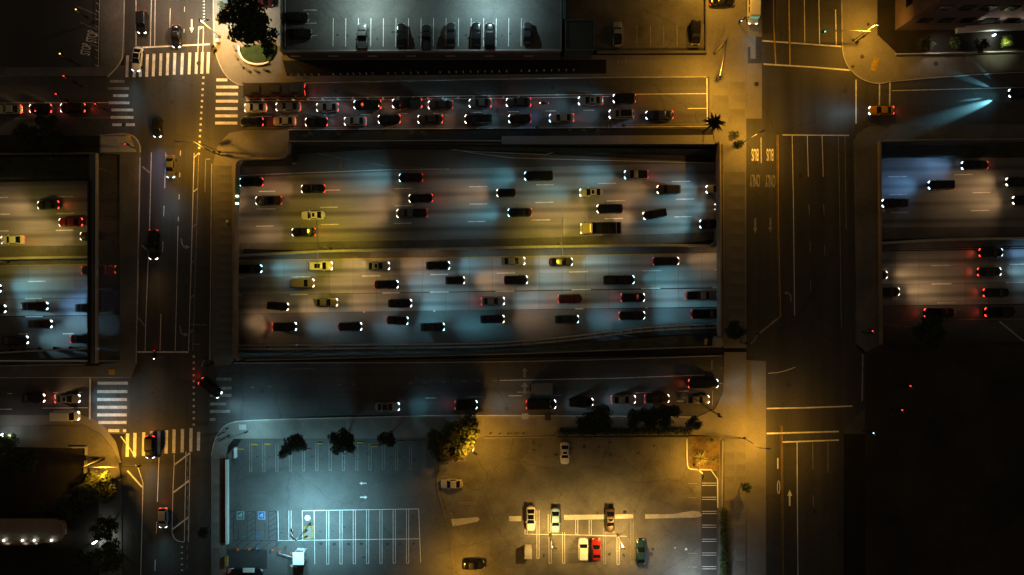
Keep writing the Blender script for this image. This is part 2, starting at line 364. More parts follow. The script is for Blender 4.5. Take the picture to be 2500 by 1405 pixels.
# markings ---------------------------------------------------------------
MZ = .02
def line(name, pts, wd, z, m, parent): return strip(name, pts, wd, z, m, parent)
def dashes(segs, parent, z, m=paint_w, wd=.23, name='lane_dash'):
    for x0, x1, y in segs: strip(name, [(x0, y), (x1, y - (x1 - x0) * .0165)], wd, z, m, parent)
zf = FZ + .02
dashes([(632, 672, 468), (793, 830, 465), (962, 1006, 461), (1145, 1190, 456.5), (1309, 1352, 452), (1460, 1504, 448.5), (1640, 1685, 444),
        (628, 672, 511), (781, 825, 507), (965, 1008, 503), (1146, 1190, 499), (1307, 1351, 495), (1481, 1526, 491), (1650, 1695, 487),
        (625, 668, 553), (783, 827, 549), (961, 1005, 546), (1142, 1185, 541.6), (1297, 1343, 538), (1476, 1521, 534.5), (1646, 1690, 530),
        (-24, 20, 483), (139, 180, 481), (-20, 23, 524), (138, 181, 522), (-22, 21, 565), (136, 179, 563),
        (2169, 2215, 432), (2170, 2215, 476), (2374, 2418, 471), (2175, 2218, 519.5), (2370, 2415, 515), (2330, 2375, 427)], wb, zf)
dashes([(550, 596, 679), (712, 758, 677), (884, 929, 674.5), (1050, 1094, 671), (1213, 1258, 667.5), (1390, 1436, 664.6), (1568, 1614, 661.6), (1745, 1790, 659),
        (550, 589, 722.5), (708, 752, 720), (933, 976, 716), (1050, 1095, 714), (1210, 1255, 712), (1396, 1442, 708), (1565, 1612, 705), (1740, 1785, 703),
        (68, 111, 688), (61, 103, 730), (2273, 2321, 649), (2466, 2510, 646), (2275, 2323, 694), (2455, 2500, 690.5)], eb, zf)
dashes([(62, 104, 774), (45, 68, 816), (153, 180, 815.5), (2288, 2333, 740.5), (1404, 1424, 754.5), (1576, 1582, 752), (1058, 1062, 760), (887, 891, 762.5)], axl, zf)
line('edge_line', [(578, 636.5), (900, 632), (1250, 627), (1757, 618.5)], .16, zf, paint_y, eb)
line('edge_line', [(-60, 650), (212, 646)], .14, zf, paint_y, eb)
line('edge_line', [(2160, 611), (2560, 604)], .12, zf, paint_f, eb)
line('edge_line', [(584, 429), (706, 424), (948, 415), (1097, 413)], .16, zf + .01, paint_w, ramp)
line('edge_line', [(712, 358), (800, 380), (948, 407), (1095, 414)], .13, zf + .01, paint_f, ramp)
line('edge_line', [(1060, 356), (1150, 373), (1250, 386), (1430, 391), (1757, 399)], .14, zf + .01, paint_w, ramp)
line('edge_line', [(1100, 366), (1160, 371), (1334, 378), (1364, 367), (1560, 365), (1700, 374)], .12, zf + .01, paint_w, ramp)
line('edge_line', [(824, 358), (850, 363)], .12, zf + .01, paint_f, ramp)
line('edge_line', [(2160, 388), (2510, 384)], .12, zf, paint_f, wb)
line('edge_line', [(0, 601), (214, 599)], .12, zf, paint_f, wb)
line('edge_line', [(2140, 790), (2229, 800)], .14, zf, paint_f, axl)
line('edge_line', [(2340, 780), (2500, 780)], .12, zf, paint_y, axl)
line('edge_line', [(2440, 785), (2500, 834)], .3, zf, paint_w, axl)
# median barrier, guard rails, embankments
def thing_mesh(o, label, cat, group=None): return tag(o, label, cat, group)
mb = thing_mesh(strip('median_barrier', [(-600, 655), (0, 631), (214, 628)], .5, FZ + 1.0, barrier_m, z0=FZ, smooth=1), 'concrete median barrier between the carriageways left of the left bridge', 'barrier')
thing_mesh(strip('median_barrier', [(500, 627), (590, 624), (700, 618), (830, 612), (1150, 607), (1250, 604), (1430, 601), (1650, 598), (1800, 603)], .5, FZ + 1.0, barrier_m, z0=FZ, smooth=2), 'long pale concrete median barrier dividing the freeway between the two bridges', 'barrier')
thing_mesh(strip('median_barrier', [(2100, 598), (2156, 594), (2300, 585), (2500, 582), (2900, 575)], .5, FZ + 1.0, barrier_m, z0=FZ, smooth=1), 'concrete median barrier on the freeway right of the right bridge', 'barrier')
# low dark planters in the wedges of the median
for pts in ([(594, 608), (722, 611), (700, 616), (594, 622)], [(1560, 597), (1690, 592), (1757, 583), (1757, 598), (1650, 597)]):
    prism('median_gap', pts, FZ, FZ + .05, soil, kind='structure', zp=FZ)
def guardrail(path, zb, label, posts=12, rails=2, gap=.9):
    root = empty('guard_rail', W(*path[0], zb), 0, label, 'guard rail')
    for k in range(rails):
        q = [(x, y - k * gap * 11.5) for x, y in path]
        strip('rail', q, .3, zb + .75, metal_l, root, z0=zb + .45, smooth=2)
    for i in range(len(path) - 1):
        for j in range(posts):
            t = j / posts; x = path[i][0] * (1 - t) + path[i + 1][0] * t; y = path[i][1] * (1 - t) + path[i + 1][1] * t
            p = W(x, y, zb) - root.location
            box('post', (p.x, p.y + .35, .4), (.12, .7, .8), metal_d, root)
guardrail([(572, 853), (900, 851), (1180, 848), (1300, 840), (1420, 828), (1520, 814), (1620, 805), (1757, 800)], FZ, 'double metal guard rail curving along the south edge of the sunken freeway', 4, 2, .75)
guardrail([(-60, 866), (60, 858), (212, 852)], FZ, 'metal guard rail on the south side of the freeway left of the left bridge', 4, 1)
guardrail([(584, 404), (640, 401), (722, 399)], FZ, 'short metal rail beside the ramp near the left bridge', 3, 1)
emb = mat('embankment_planting', (.035, .045, .028), .95, .5, .5, fine=.5, bump=.5)
slope('north_embankment', [(703, 353), (1000, 356), (1340, 360), (1757, 365)], FZ + 3.5, [(703, 378), (1000, 362), (1340, 372), (1757, 382)], FZ + .02, emb)
slope('north_embankment', [(-900, 384), (236, 384)], -2, [(-900, 440), (236, 436)], FZ + .02, emb)
slope('north_embankment', [(2120, 352), (3300, 346)], -3, [(2120, 388), (3300, 380)], FZ + .02, emb)
slope('south_embankment', [(572, 878), (1250, 862), (1757, 846)], -1.5, [(572, 857), (1180, 853), (1757, 812)], FZ + .02, emb)
prism('gray_bench', [(1225, 333), (1740, 330), (1745, 352), (1225, 352)], -.06, .1, conc, kind='structure')
prism('planting_strip', [(705, 318), (1740, 314), (1740, 330), (1225, 333), (1225, 345), (706, 345)], -.06, .06, soil, kind='structure')
# ------------------------------------------------------------ street-level roads
fn = prism('north_frontage_road', [(-2500, 160), (4500, 160), (4500, 335), (-2500, 335)], -.06, 0, asphalt_ew, kind='structure')
fs = prism('south_frontage_road', [(-2500, 905), (235, 905), (560, 886), (1250, 874), (1800, 868), (4500, 850), (4500, 1060), (-2500, 1060)], -.05, 0, asphalt_ew, kind='structure')
la = prism('left_avenue', [(303, -2500), (520, -2500), (520, 100), (560, 190), (560, 335), (517, 400), (512, 880), (530, 905), (525, 1405), (525, 4000), (297, 4000), (297, 1100), (316, 1000), (318, 880), (341, 395), (318, 330), (303, 200)], -.04, .01, asphalt_ns, kind='structure')
ra = prism('right_avenue', [(1822, -2500), (2055, -2500), (2085, 150), (2150, 200), (2150, 300), (2085, 345), (2088, 840), (2110, 870), (2110, 1000), (2060, 1050), (2060, 4000), (1822, 4000)], -.04, .01, asphalt_ns, kind='structure')
parapet_m = mat('parapet_concrete', (.26, .22, .18), .85, .25, .3, fine=.15)
def bridge(x0, x1, y0, y1, label):
    root = empty('road_bridge', (0, 0, 0), 0, label, 'bridge')
    prism('deck', [(x0, y0), (x1, y0), (x1, y1), (x0, y1)], -1.3, -.07, conc_dark, root)
    return root
bl = bridge(292, 568, 374, 893, 'left street bridge crossing the sunken freeway, with car and motorcycle on it')
br = bridge(1762, 2140, 345, 858, 'wide right street bridge over the freeway with BUS ONLY lanes')
def wall(name, path, h, wd, label, cat='wall', m=None, parent=None, z0=-.05, smooth=0, zb=0):
    o = strip(name, path, wd, zb + h, m or (parapet_m if name == 'parapet' else wall_mat), parent, z0=z0, smooth=smooth)
    if label: tag(o, label, cat)
    return o
wall('parapet', [(569, 862), (571, 405), (577, 393), (588, 388), (680, 387), (692, 382), (699, 372), (701, 346)], 1.0, .35, None, parent=bl, z0=-1.3, smooth=2)
wall('parapet', [(569, 858), (572, 872), (580, 881)], 1.0, .3, None, parent=bl, z0=-1.3, smooth=1)
wall('parapet', [(1759, 345), (1761, 838)], 1.0, .35, None, parent=br, z0=-1.3)
wall('parapet', [(2150, 345), (2153, 842)], 1.0, .35, None, parent=br, z0=-1.3)
wall('parapet', [(1757, 350), (1752, 590), (1740, 598)], -3.6, .3, None, parent=br, z0=FZ)
# columns under the bridges
for root, xs in ((bl, (330, 470)), (br, (1830, 1950, 2070))):
    for x in xs:
        for y in (606,):
            c = W(x, y, FZ); lathe('column', [(.6, 0), (.6, 4.6), (.9, 4.75)], conc, root, 14, c)
# narrow service bridge beside the left bridge, on tall columns
sb = empty('service_bridge', W(224, 640, 0), 0, 'narrow pipe bridge on a row of slim columns just left of the left bridge', 'bridge')
def lp(parent, v): return v - parent.location
strip('beam', [(226, 374), (226, 888)], 1.3, 0, conc_dark, sb, z0=-.8)
strip('rail', [(234, 374), (234, 888)], .18, .9, metal_l, sb, z0=.1)
strip('rail', [(214, 440), (214, 888)], .18, .9, metal_d, sb, z0=.1)
for y in (409, 463, 527, 589, 647, 706, 765, 828):
    p = lp(sb, W(232, y, 0)); tube('column', [p, (p.x, p.y, FZ + .0)], .17, metal_l, sb, 8)
    q = (p.x, p.y, FZ); box('footing', (p.x, p.y, FZ + .2), (.7, .7, .5), conc, sb)
nv = []  # grid of bars added to darken the gap, invented for that
for i in range(26): nv.append(boxv((W(238, 0, 0).x - sb.location.x + i * .165, W(0, 632, 0).y - sb.location.y, -.35), (.06, 42.4, .03)))
for i in range(190): nv.append(boxv((W(264, 0, 0).x - sb.location.x, W(0, 378, 0).y - sb.location.y - i * .222, -.32), (4.4, .07, .03)))
o = obj('added_dark_grid', pmesh('added_dark_grid', *merge(nv), conc_dark), None, sb); o['kind'] = 'stuff'
# sidewalks ---------------------------------------------------------------
def sidewalk(pts, label=None, m=conc, top=.13, name='sidewalk'): return prism(name, pts, -.06, top, m, kind='structure')
def slab_quad(parent, A, B, C, D, nx, ny, m=conc_slab, z=.15, gap=.04, name='paving_slab'):
    """A,B,C,D pixel corners (clockwise from top left)"""
    a, b, c, d = (W(*p, z) for p in (A, B, C, D))
    for i in range(nx):
        for j in range(ny):
            def P(u, v): return (a * (1 - u) + b * u) * (1 - v) + (d * (1 - u) + c * u) * v
            q = [P(i / nx, j / ny), P((i + 1) / nx, j / ny), P((i + 1) / nx, (j + 1) / ny), P(i / nx, (j + 1) / ny)]
            cc = sum(q, Vector()) / 4
            v = []
            for p in q:
                e = p - cc; l = e.length; v.append(e * (1 - gap / l))
            v.reverse()
            v += [p + Vector((0, 0, -.03)) for p in v]
            o = obj(name, pmesh(name, v, [[0, 1, 2, 3], [0, 4, 5, 1], [1, 5, 6, 2], [2, 6, 7, 3], [3, 7, 4, 0]], m), None, parent); o.location = cc
sw = sidewalk([(244, -900), (303, -900), (303, 128), (290, 160), (262, 186), (-900, 190), (-900, 165), (244, 165)], m=conc_dark)
plaza = sidewalk([(520, -900), (690, -900), (690, 135), (1725, 135), (1725, 187), (1370, 189), (740, 200), (600, 208), (575, 203), (552, 186), (536, 160), (520, 110)])
sw2 = sidewalk([(545, 340), (560, 325), (600, 318), (705, 317), (705, 340), (697, 378), (684, 386), (588, 386), (573, 400), (571, 880), (560, 892), (524, 892), (516, 860), (520, 400), (530, 360)])
slab_quad(sw2, (521, 405), (566, 405), (566, 872), (516, 872), 1, 22, conc_dark)
swl = sidewalk([(243, 330), (300, 325), (325, 330), (341, 350), (342, 374), (332, 890), (320, 922), (-900, 922), (-900, 897), (243, 894), (243, 890), (292, 885), (292, 378), (243, 374)], m=conc_dark)
slab_quad(swl, (246, 333), (318, 333), (334, 372), (246, 372), 2, 1, slab_lit)
sidewalk([(-900, 325), (243, 332), (243, 373), (-900, 373)], m=soil, top=.05, name='planting_strip')
gut = prism('concrete_gutter', [(-900, 1014), (195, 1014), (225, 1022), (255, 1042), (283, 1080), (296, 1130), (290, 1130), (272, 1092), (245, 1060), (205, 1039), (-900, 1037)], -.05, .015, conc, kind='structure')
sidewalk([(-900, 1037), (205, 1039), (245, 1060), (272, 1092), (290, 1130), (297, 1200), (297, 4000), (286, 4000), (240, 1200), (210, 1120), (206, 1095), (-900, 1075)], m=conc_dark)
s3 = sidewalk([(515, 1110), (524, 1070), (545, 1042), (575, 1028), (770, 1023), (960, 1019), (1178, 1015), (1178, 1068), (1080, 1070), (570, 1072), (556, 1090), (552, 1120), (552, 1328), (560, 4000), (515, 4000)])
slab_quad(s3, (566, 1034), (1176, 1019), (1176, 1066), (580, 1070), 11, 1)
slab_quad(s3, (518, 1120), (535, 1120), (535, 1400), (518, 1400), 1, 9, conc_slab)
prism('planting_strip', [(536, 1120), (551, 1120), (551, 1326), (536, 1326)], -.05, .17, mat('mulch', (.055, .03, .018), .95, .4, .6, fine=.4), kind='structure')
s4 = sidewalk([(1178, 1015), (1700, 1020), (1745, 1000), (1765, 960), (1768, 860), (1822, 860), (1822, 4000), (1756, 4000), (1756, 1066), (1690, 1062), (1178, 1068)])
slab_quad(s4, (1182, 1020), (1700, 1024), (1700, 1046), (1182, 1066), 8, 1)
slab_quad(s4, (1768, 1075), (1795, 1075), (1790, 1400), (1762, 1400), 1, 11)
slab_quad(s4, (1797, 1075), (1820, 1075), (1820, 1400), (1792, 1400), 1, 11)
s5 = sidewalk([(1725, -900), (1822, -900), (1822, 300), (1822, 345), (1822, 850), (1766, 850), (1764, 352), (1745, 350), (1740, 314), (1732, 300), (1732, 187), (1725, 187)])
slab_quad(s5, (1768, 420), (1819, 420), (1819, 845), (1768, 845), 1, 14, conc_dark)
slab_quad(s5, (1738, 200), (1819, 200), (1819, 300), (1738, 300), 2, 3)
lane_c = prism('concrete_lane', [(1822, -900), (1860, -900), (1860, 290), (1822, 290)], -.03, .02, conc, kind='structure')
prism('concrete_lane', [(1822, 880), (1870, 882), (1872, 4000), (1822, 4000)], -.03, .02, conc, kind='structure')
prism('asphalt_patch', [(1845, 90), (1860, 90), (1860, 155), (1826, 155), (1826, 115), (1832, 115), (1832, 144), (1845, 144)], 0, .03, lot_seal, kind='structure')
s6 = sidewalk([(2055, -900), (2142, -900), (2142, 85), (2190, 131), (2500, 122), (3500, 118), (3500, 168), (2500, 172), (2175, 197), (2147, 205), (2110, 197), (2080, 175), (2062, 150), (2055, 110)])
slab_quad(s6, (2195, 136), (2520, 128), (2520, 168), (2195, 188), 6, 1)
s7 = sidewalk([(2084, 345), (2095, 325), (2120, 310), (2160, 305), (3500, 300), (3500, 342), (2155, 347), (2146, 350), (2150, 842), (2115, 860), (2092, 840), (2086, 400)], m=conc_dark)
sidewalk([(2112, 860), (2150, 842), (3500, 850), (3500, 4000), (2112, 4000)], m=mat('vacant_ground', (.036, .030, .022), .95, .6, .06, fine=.4), top=.06, name='vacant_lot')
tp = prism('tactile_paving', [(2133, 139), (2147, 143), (2139, 175), (2124, 171)], .1, .155, paint_yf, s6)
prism('tactile_paving', [(307, 331), (319, 331), (319, 340), (307, 340)], .1, .17, paint_y, swl)
prism('tactile_paving', [(265, 903), (280, 903), (280, 916), (265, 916)], .1, .16, paint_y, swl)
# street markings -----------------------------------------------------------
mz = .03
def st(name, x0, y0, x1, y1, wd, m=paint_w, parent=la, z=mz): return strip(name, [(x0, y0), (x1, y1)], wd, z, m, parent)
for x, ya, yb in ((311.5, 136, 189), (328.5, 176, 189), (344, 136, 188), (360, 133, 188), (376, 132, 187), (393, 131, 185.5), (410, 130, 184.5), (427, 130, 183), (445.5, 130, 182.5), (463.5, 129, 182), (480.5, 128.5, 181), (494.5, 128, 180.5), (509, 128, 180)):
    st('crosswalk_stripe', x, ya, x - 2, yb, .58)
for y, x0, x1 in ((195.6, 528, 555), (213, 528, 582), (230, 527, 581), (247.6, 527, 581), (265.6, 526, 580), (283.5, 525, 580), (301, 525, 579)):
    st('crosswalk_stripe', x0, y, x1, y, .58)
for y, x0, x1, m in ((199, 268, 304, paint_f), (216.5, 263, 315, paint_f), (234, 276, 313, paint_w), (251.5, 265, 316, paint_w), (269, 272, 325, paint_w), (287, 270, 326, paint_w), (305, 274, 329, paint_w)):
    st('crosswalk_stripe', x0, y, x1, y, .55, m)
for y, x0, x1 in ((936, 238, 312), (956.6, 237, 311), (976, 237, 310), (995, 237, 310), (1013.5, 237, 309.5), (1032, 240, 309)):
    st('crosswalk_stripe', x0, y, x1, y, .62)
st('crosswalk_stripe', 264, 1052, 291, 1052, .62); st('crosswalk_stripe', 300, 1052, 308, 1052, .62)
for y, x0, x1 in ((926, 528, 565), (948, 520, 565), (966, 513, 565), (987, 512, 552), (1005, 512, 562), (1025, 512, 526)):
    st('crosswalk_stripe', x0, y, x1, y, .58, paint_f)
for x, ya, yb in ((311.5, 1059, 1116), (329.5, 1057.5, 1115), (351, 1056, 1114), (370, 1054, 1112), (388, 1052.5, 1110), (406.5, 1051, 1108), (425, 1049, 1107), (445.5, 1048, 1105), (466.5, 1046, 1103), (485, 1055, 1101)):
    st('crosswalk_stripe', x, ya, x - 1, yb, .64)
st('stop_line', 346, 116.5, 512, 108.5, .3); st('stop_line', 330, 860, 460, 860, .3)
st('stop_line', 220, 925, 219, 1025, .33, parent=fs); st('stop_line', 1757, 190, 1757, 300, .0 + .2, paint_f, fn)
for i in range(14): y = 190 + i * 14.3; x = 496.5 - i * .85; st('dotted_guide', x - 2.6, y, x + 2.6, y, .42)
for i in range(12): y = 871 + i * 15.1; x = 473; st('dotted_guide', x - 2.6, y, x + 2.6, y, .42)
def tri(name, x, y, s, parent, m=paint_w, flip=1, z=mz):
    c = W(x, y, z); Mi = loc_of(parent)
    v = [c + Vector((-.5 * s * flip, .35 * s, 0)), c + Vector((-.5 * s * flip, -.35 * s, 0)), c + Vector((.5 * s * flip, 0, 0))]
    if flip > 0: pass
    else: v.reverse()
    obj(name, pmesh(name, v, [[0, 1, 2]], m), None, parent)
for i in range(8): tri('yield_mark', 497, 4 + i * 7.6, .5, la, flip=-1)
for i in range(5): tri('yield_mark', 443, 1336 + i * 14.2, .55, la, flip=-1)
for pts, wd, m in (
    ([(371, -60), (367, 113)], .14, paint_w), ([(379.5, -60), (377.5, 112)], .14, paint_w), ([(332, -60), (332, 112)], .14, paint_w), ([(415.6, 21), (414.5, 68)], .12, paint_w),
    ([(450.6, 17), (450.3, 29)], .13, paint_w), ([(449.5, 71), (449.3, 80)], .13, paint_w), ([(485, 65), (483, 130)], .16, paint_w), ([(497, 65), (495, 130)], .16, paint_w), ([(484, 66), (498, 66)], .16, paint_w), ([(487, 72), (497, 66)], .14, paint_w),
    ([(369.5, 373), (365, 560), (357, 750), (354, 857)], .13, paint_w), ([(404.5, 373), (402, 460)], .13, paint_w), ([(400.5, 503), (399.5, 529)], .13, paint_w), ([(398, 590), (396.5, 617)], .13, paint_w), ([(393, 767), (390.5, 857)], .13, paint_w),
    ([(440.5, 368), (440, 380)], .16, paint_w), ([(439, 422), (438.5, 433)], .16, paint_w), ([(437.5, 475), (437, 487)], .16, paint_w), ([(435.5, 530), (435, 541)], .16, paint_w), ([(434.5, 553), (431, 720), (427.5, 857)], .13, paint_w),
    ([(474, 374), (468, 600), (463, 760), (460.5, 857)], .14, paint_w), ([(485, 374), (480, 560), (474, 760), (470.5, 857)], .12, paint_f),
    ([(474, 385), (485, 374)], .2, paint_w), ([(472, 469), (482, 461)], .2, paint_w), ([(469, 555), (479, 548)], .2, paint_f), ([(467, 642), (476, 636)], .2, paint_f), ([(465, 728), (474, 720)], .2, paint_f),
    ([(502, 389), (513, 389)], .16, paint_f), ([(502, 389), (500, 470)], .12, paint_f), ([(462, 793), (505, 794)], .16, paint_f), ([(472, 841), (488, 841)], .16, paint_f),
    ([(347, 407), (368, 424)], .3, paint_f), ([(345, 599), (361, 613)], .3, paint_f), ([(336, 774), (354, 797)], .3, paint_f), ([(461, 816), (471, 806)], .3, paint_f),
    ([(388, 1118), (384, 1225)], .13, paint_w), ([(330, 1135), (338, 1145), (349, 1180), (347, 1270), (341, 1500)], .14, paint_w), ([(311, 1150), (347, 1190)], .32, paint_w), ([(295, 1066), (320, 1100), (330, 1118)], .2, paint_w),
    ([(425, 1110), (425, 1135), (422, 1200), (420, 1300), (425, 1315), (435, 1322), (450, 1324)], .14, paint_w), ([(454, 1103), (450, 1322)], .14, paint_w), ([(464, 1103), (460, 1325)], .13, paint_w),
    ([(426, 1135), (463, 1107)], .32, paint_w), ([(423, 1203), (462, 1174)], .32, paint_w), ([(421, 1293), (460, 1263)], .32, paint_w), ([(382.5, 1275), (381.5, 1303)], .13, paint_w), ([(379, 1367), (378, 1395)], .13, paint_w)):
    strip('lane_line', pts, wd, mz + .002, m, la)
for i in range(12): st('lane_dash', 457.5, 1115 + i * 24, 457, 1127 + i * 24, .12, paint_f)
# right avenue
for pts, wd, m in (
    ([(1888, -60), (1889, 60), (1894, 157)], .2, paint_y), ([(1926, -60), (1927, 60), (1929, 159)], .26, paint_y), ([(1963, -60), (1965, 104)], .14, paint_w), ([(1998.5, -60), (2001, 107)], .15, paint_w), ([(2040, 24), (2042, 110)], .2, paint_w), ([(2054, -60), (2056, 106)], .32, paint_w),
    ([(1861, 100), (2054, 114)], .3, paint_w), ([(1864, 157), (1980, 164), (2077, 172)], .3, paint_w), ([(2090, 195), (2090, 302)], .3, paint_w), ([(2147.5, 203), (2147, 256)], .26, paint_w), ([(2173, 188), (2172, 258)], .28, paint_w),
    ([(1910, 330), (2073, 331)], .2, paint_w), ([(1858, 336), (1858.5, 399)], .12, paint_w), ([(1896.5, 330), (1898, 560), (1903, 775)], .08, paint_yf), ([(1899.5, 330), (1901, 560), (1906, 775)], .13, paint_y),
    ([(1934, 331), (1937, 490), (1940, 770)], .14, paint_w), ([(1971, 331), (1973.5, 432)], .13, paint_w), ([(2007, 331), (2010, 432)], .13, paint_w), ([(2046.5, 331), (2050, 500), (2054, 800)], .12, paint_f), ([(2063, 331), (2066, 560)], .1, paint_f),
    ([(1975, 500), (1976, 526)], .12, paint_f), ([(2011, 500), (2012, 526)], .12, paint_f), ([(1978, 590), (1979, 616)], .12, paint_f), ([(2013, 600), (2014, 626)], .12, paint_f), ([(1979, 685), (1979, 711)], .12, paint_f),
    ([(1903, 775), (1852, 816)], .35, paint_f), ([(1872, 998), (1970, 996), (2081, 992)], .28, paint_w), ([(1872, 1059), (2048, 1054)], .3, paint_w), ([(1910, 1080), (2048, 1075)], .28, paint_w),
    ([(1907, 1040), (1908.5, 1200), (1911, 1500)], .08, paint_yf), ([(1910, 1040), (1911.5, 1200), (1914, 1500)], .08, paint_yf), ([(1946, 1080), (1946.5, 1200), (1949, 1500)], .18, paint_w), ([(1984, 1080), (1985, 1146)], .13, paint_f), ([(1985, 1210), (1986, 1238)], .12, paint_f), ([(2021, 1080), (2022, 1155)], .13, paint_f),
    ([(2106.5, 865), (2105, 980)], .3, paint_f), ([(1875, 912), (1900, 910), (1920, 905), (1942, 897)], .12, paint_w)):
    strip('lane_line', pts, wd, mz + .004, m, ra)
# frontage roads
for pts, wd, m, p in (
    ([(740, 203), (1300, 191), (1372, 189)], .13, paint_w, fn), ([(600, 240), (900, 238), (1250, 233), (1500, 231), (1725, 229)], .14, paint_w, fn), ([(600, 247), (900, 244), (1250, 240), (1490, 236)], .12, paint_w, fn),
    ([(597, 285), (663, 284.5)], .12, paint_w, fn), ([(705, 284), (728, 283.5)], .12, paint_w, fn), ([(791, 282), (816, 281.5)], .12, paint_w, fn), ([(880, 280.5), (904, 280)], .12, paint_w, fn), ([(969, 278.5), (995, 278)], .12, paint_w, fn), ([(1058, 277), (1083, 276.5)], .12, paint_w, fn), ([(1149, 275), (1175, 274.6)], .12, paint_w, fn), ([(1240, 273.5), (1266, 273)], .12, paint_w, fn), ([(1331, 271.6), (1358, 271)], .12, paint_w, fn), ([(1424, 270), (1450, 269.5)], .12, paint_w, fn), ([(1679, 265.5), (1726, 265)], .16, paint_w, fn),
    ([(-300, 253), (272, 251)], .14, paint_w, fn), ([(35, 290.5), (64, 290)], .12, paint_f, fn), ([(195, 288), (270, 287.5)], .1, paint_f, fn), ([(600, 313), (1250, 309), (1728, 303)], .14, conc, fn), ([(2177, 222), (2449, 215), (2700, 213)], .14, paint_w, fn), ([(1726, 191), (1727, 302)], .2, paint_w, fn),
    ([(18, 961.5), (30, 961.5)], .14, paint_w, fs), ([(129, 959), (141, 959)], .14, paint_w, fs), ([(192, 958), (198, 958)], .14, paint_w, fs), ([(-40, 1000), (28, 999.5)], .12, paint_w, fs), ([(104, 997), (214, 996)], .16, paint_w, fs),
    ([(1220, 929.5), (1500, 924), (1720, 916)], .16, paint_w, fs), ([(1203, 930), (1213, 929.8)], .12, paint_f, fs), ([(1038, 972.5), (1064, 972)], .13, paint_w, fs), ([(1140, 970), (1180, 969)], .12, paint_f, fs), ([(1243, 967), (1275, 966.5)], .12, paint_w, fs), ([(1350, 966), (1372, 965.5)], .12, paint_f, fs), ([(1550, 960), (1592, 959)], .12, paint_w, fs), ([(1652, 956), (1682, 955)], .12, paint_w, fs), ([(1652, 980), (1672, 980)], .16, paint_w, fs),
    ([(1738, 880), (1738, 903)], .2, paint_f, fs), ([(1740, 955), (1739, 990)], .2, paint_f, fs), ([(1757, 937), (1816, 938)], .2, paint_f, fs), ([(1758, 899), (1795, 898)], .14, paint_f, fs), ([(1758, 977), (1816, 977)], .18, paint_f, fs), ([(706, 902), (770, 900)], .1, paint_f, fs)):
    strip('lane_line', pts, wd, mz - .006, m, p)
for x in (612, 654, 824, 860, 997, 1032, 1078, 1128, 1164): st('lane_dash', x, 946 - (x - 612) * .028, x + 9, 946 - (x - 612) * .028, .14, paint_f, fs, mz - .006)
# kerbs
for pts in ([(705, 317), (1250, 313), (1735, 309)], [(600, 209), (740, 202), (1372, 190), (1725, 188)], [(516, 1112), (524, 1072), (543, 1043), (560, 1034), (585, 1028), (770, 1022), (960, 1018), (1178, 1014), (1700, 1019)],
            [(303, -300), (303, 128), (290, 160), (262, 188)], [(519, -300), (520, 110), (536, 160), (552, 187), (575, 205), (600, 210)], [(341, 385), (332, 888)], [(517, 400), (512, 880)],
            [(572, 887), (1250, 885.5), (1762, 869)], [(243, 331), (300, 326), (326, 331), (341, 352), (342, 372)], [(-500, 924), (318, 922)], [(2055, -300), (2055, 110), (2062, 150), (2080, 176), (2110, 198), (2147, 206), (2175, 198), (2500, 173), (3000, 170)]):
    strip('kerb', pts, .18, .16, kerb_m, z0=-.04, kind='structure', smooth=2)
# arrows -------------------------------------------------------------------
def arrow(px, py, L, wd, ang, parent, m=paint_w, z=mz, name='arrow_marking', turn=0):
    c = W(px, py, z); Mi = loc_of(parent)
    if not turn: o = [(-L / 2, -wd * .17), (L * .12, -wd * .17), (L * .12, -wd / 2), (L / 2, 0), (L * .12, wd / 2), (L * .12, wd * .17), (-L / 2, wd * .17)]; fc = [list(range(7))]
    else:
        o = [(-L / 2, -.16), (0, -.16), (.35, -.3 * turn), (.55, -.75 * turn) ]; pts = []
        path = [(-L / 2, 0), (0, 0), (L * .16, turn * .18), (L * .22, turn * wd * .45)]
        l, r_ = [], []
        for i, p in enumerate(path):
            a_ = path[max(i - 1, 0)]; b_ = path[min(i + 1, 3)]; d = Vector((b_[0] - a_[0], b_[1] - a_[1])).normalized(); n_ = Vector((-d.y, d.x)) * .14
            l.append((p[0] + n_.x, p[1] + n_.y)); r_.append((p[0] - n_.x, p[1] - n_.y))
        e = path[-1]; d = Vector((.2, turn)).normalized(); n_ = Vector((-d.y, d.x))
        hd = [(e[0] + n_.x * .45, e[1] + n_.y * .45), (e[0] + d.x * .9, e[1] + d.y * .9), (e[0] - n_.x * .45, e[1] - n_.y * .45)]
        o = l + r_[::-1] + hd; fc = [[i, i + 1, 6 - i, 7 - i] for i in range(3)] + [[8, 9, 10]]
    ca, sa = math.cos(ang), math.sin(ang)
    v = [c + Vector((x * ca - y * sa, x * sa + y * ca, 0)) for x, y in o]
    obj(name, pmesh(name, [Mi @ p for p in v], fc, m), None, parent)
arrow(468, 64, 2.8, .95, R(-90), la); arrow(1844, 552, 3.1, .95, R(-90), ra, paint_f); arrow(1881, 551, 3.1, .95, R(-90), ra, paint_f)
arrow(445, 598, 2.6, 1.2, R(-80), la, paint_f, turn=1); arrow(442, 812, 2.6, 1.2, R(-80), la, paint_f, turn=1); arrow(1930, 722, 2.6, 1.2, R(95), ra, paint_f, turn=1)
arrow(1928, 1216, 3.3, 1.0, R(90), ra); arrow(1281, 910, 2.0, 1.3, R(90), fs, paint_f); arrow(1281, 948, 2.4, 1.6, R(90), fs, paint_f); st('arrow_marking', 1262, 958, 1296, 958, .25, paint_f, fs)
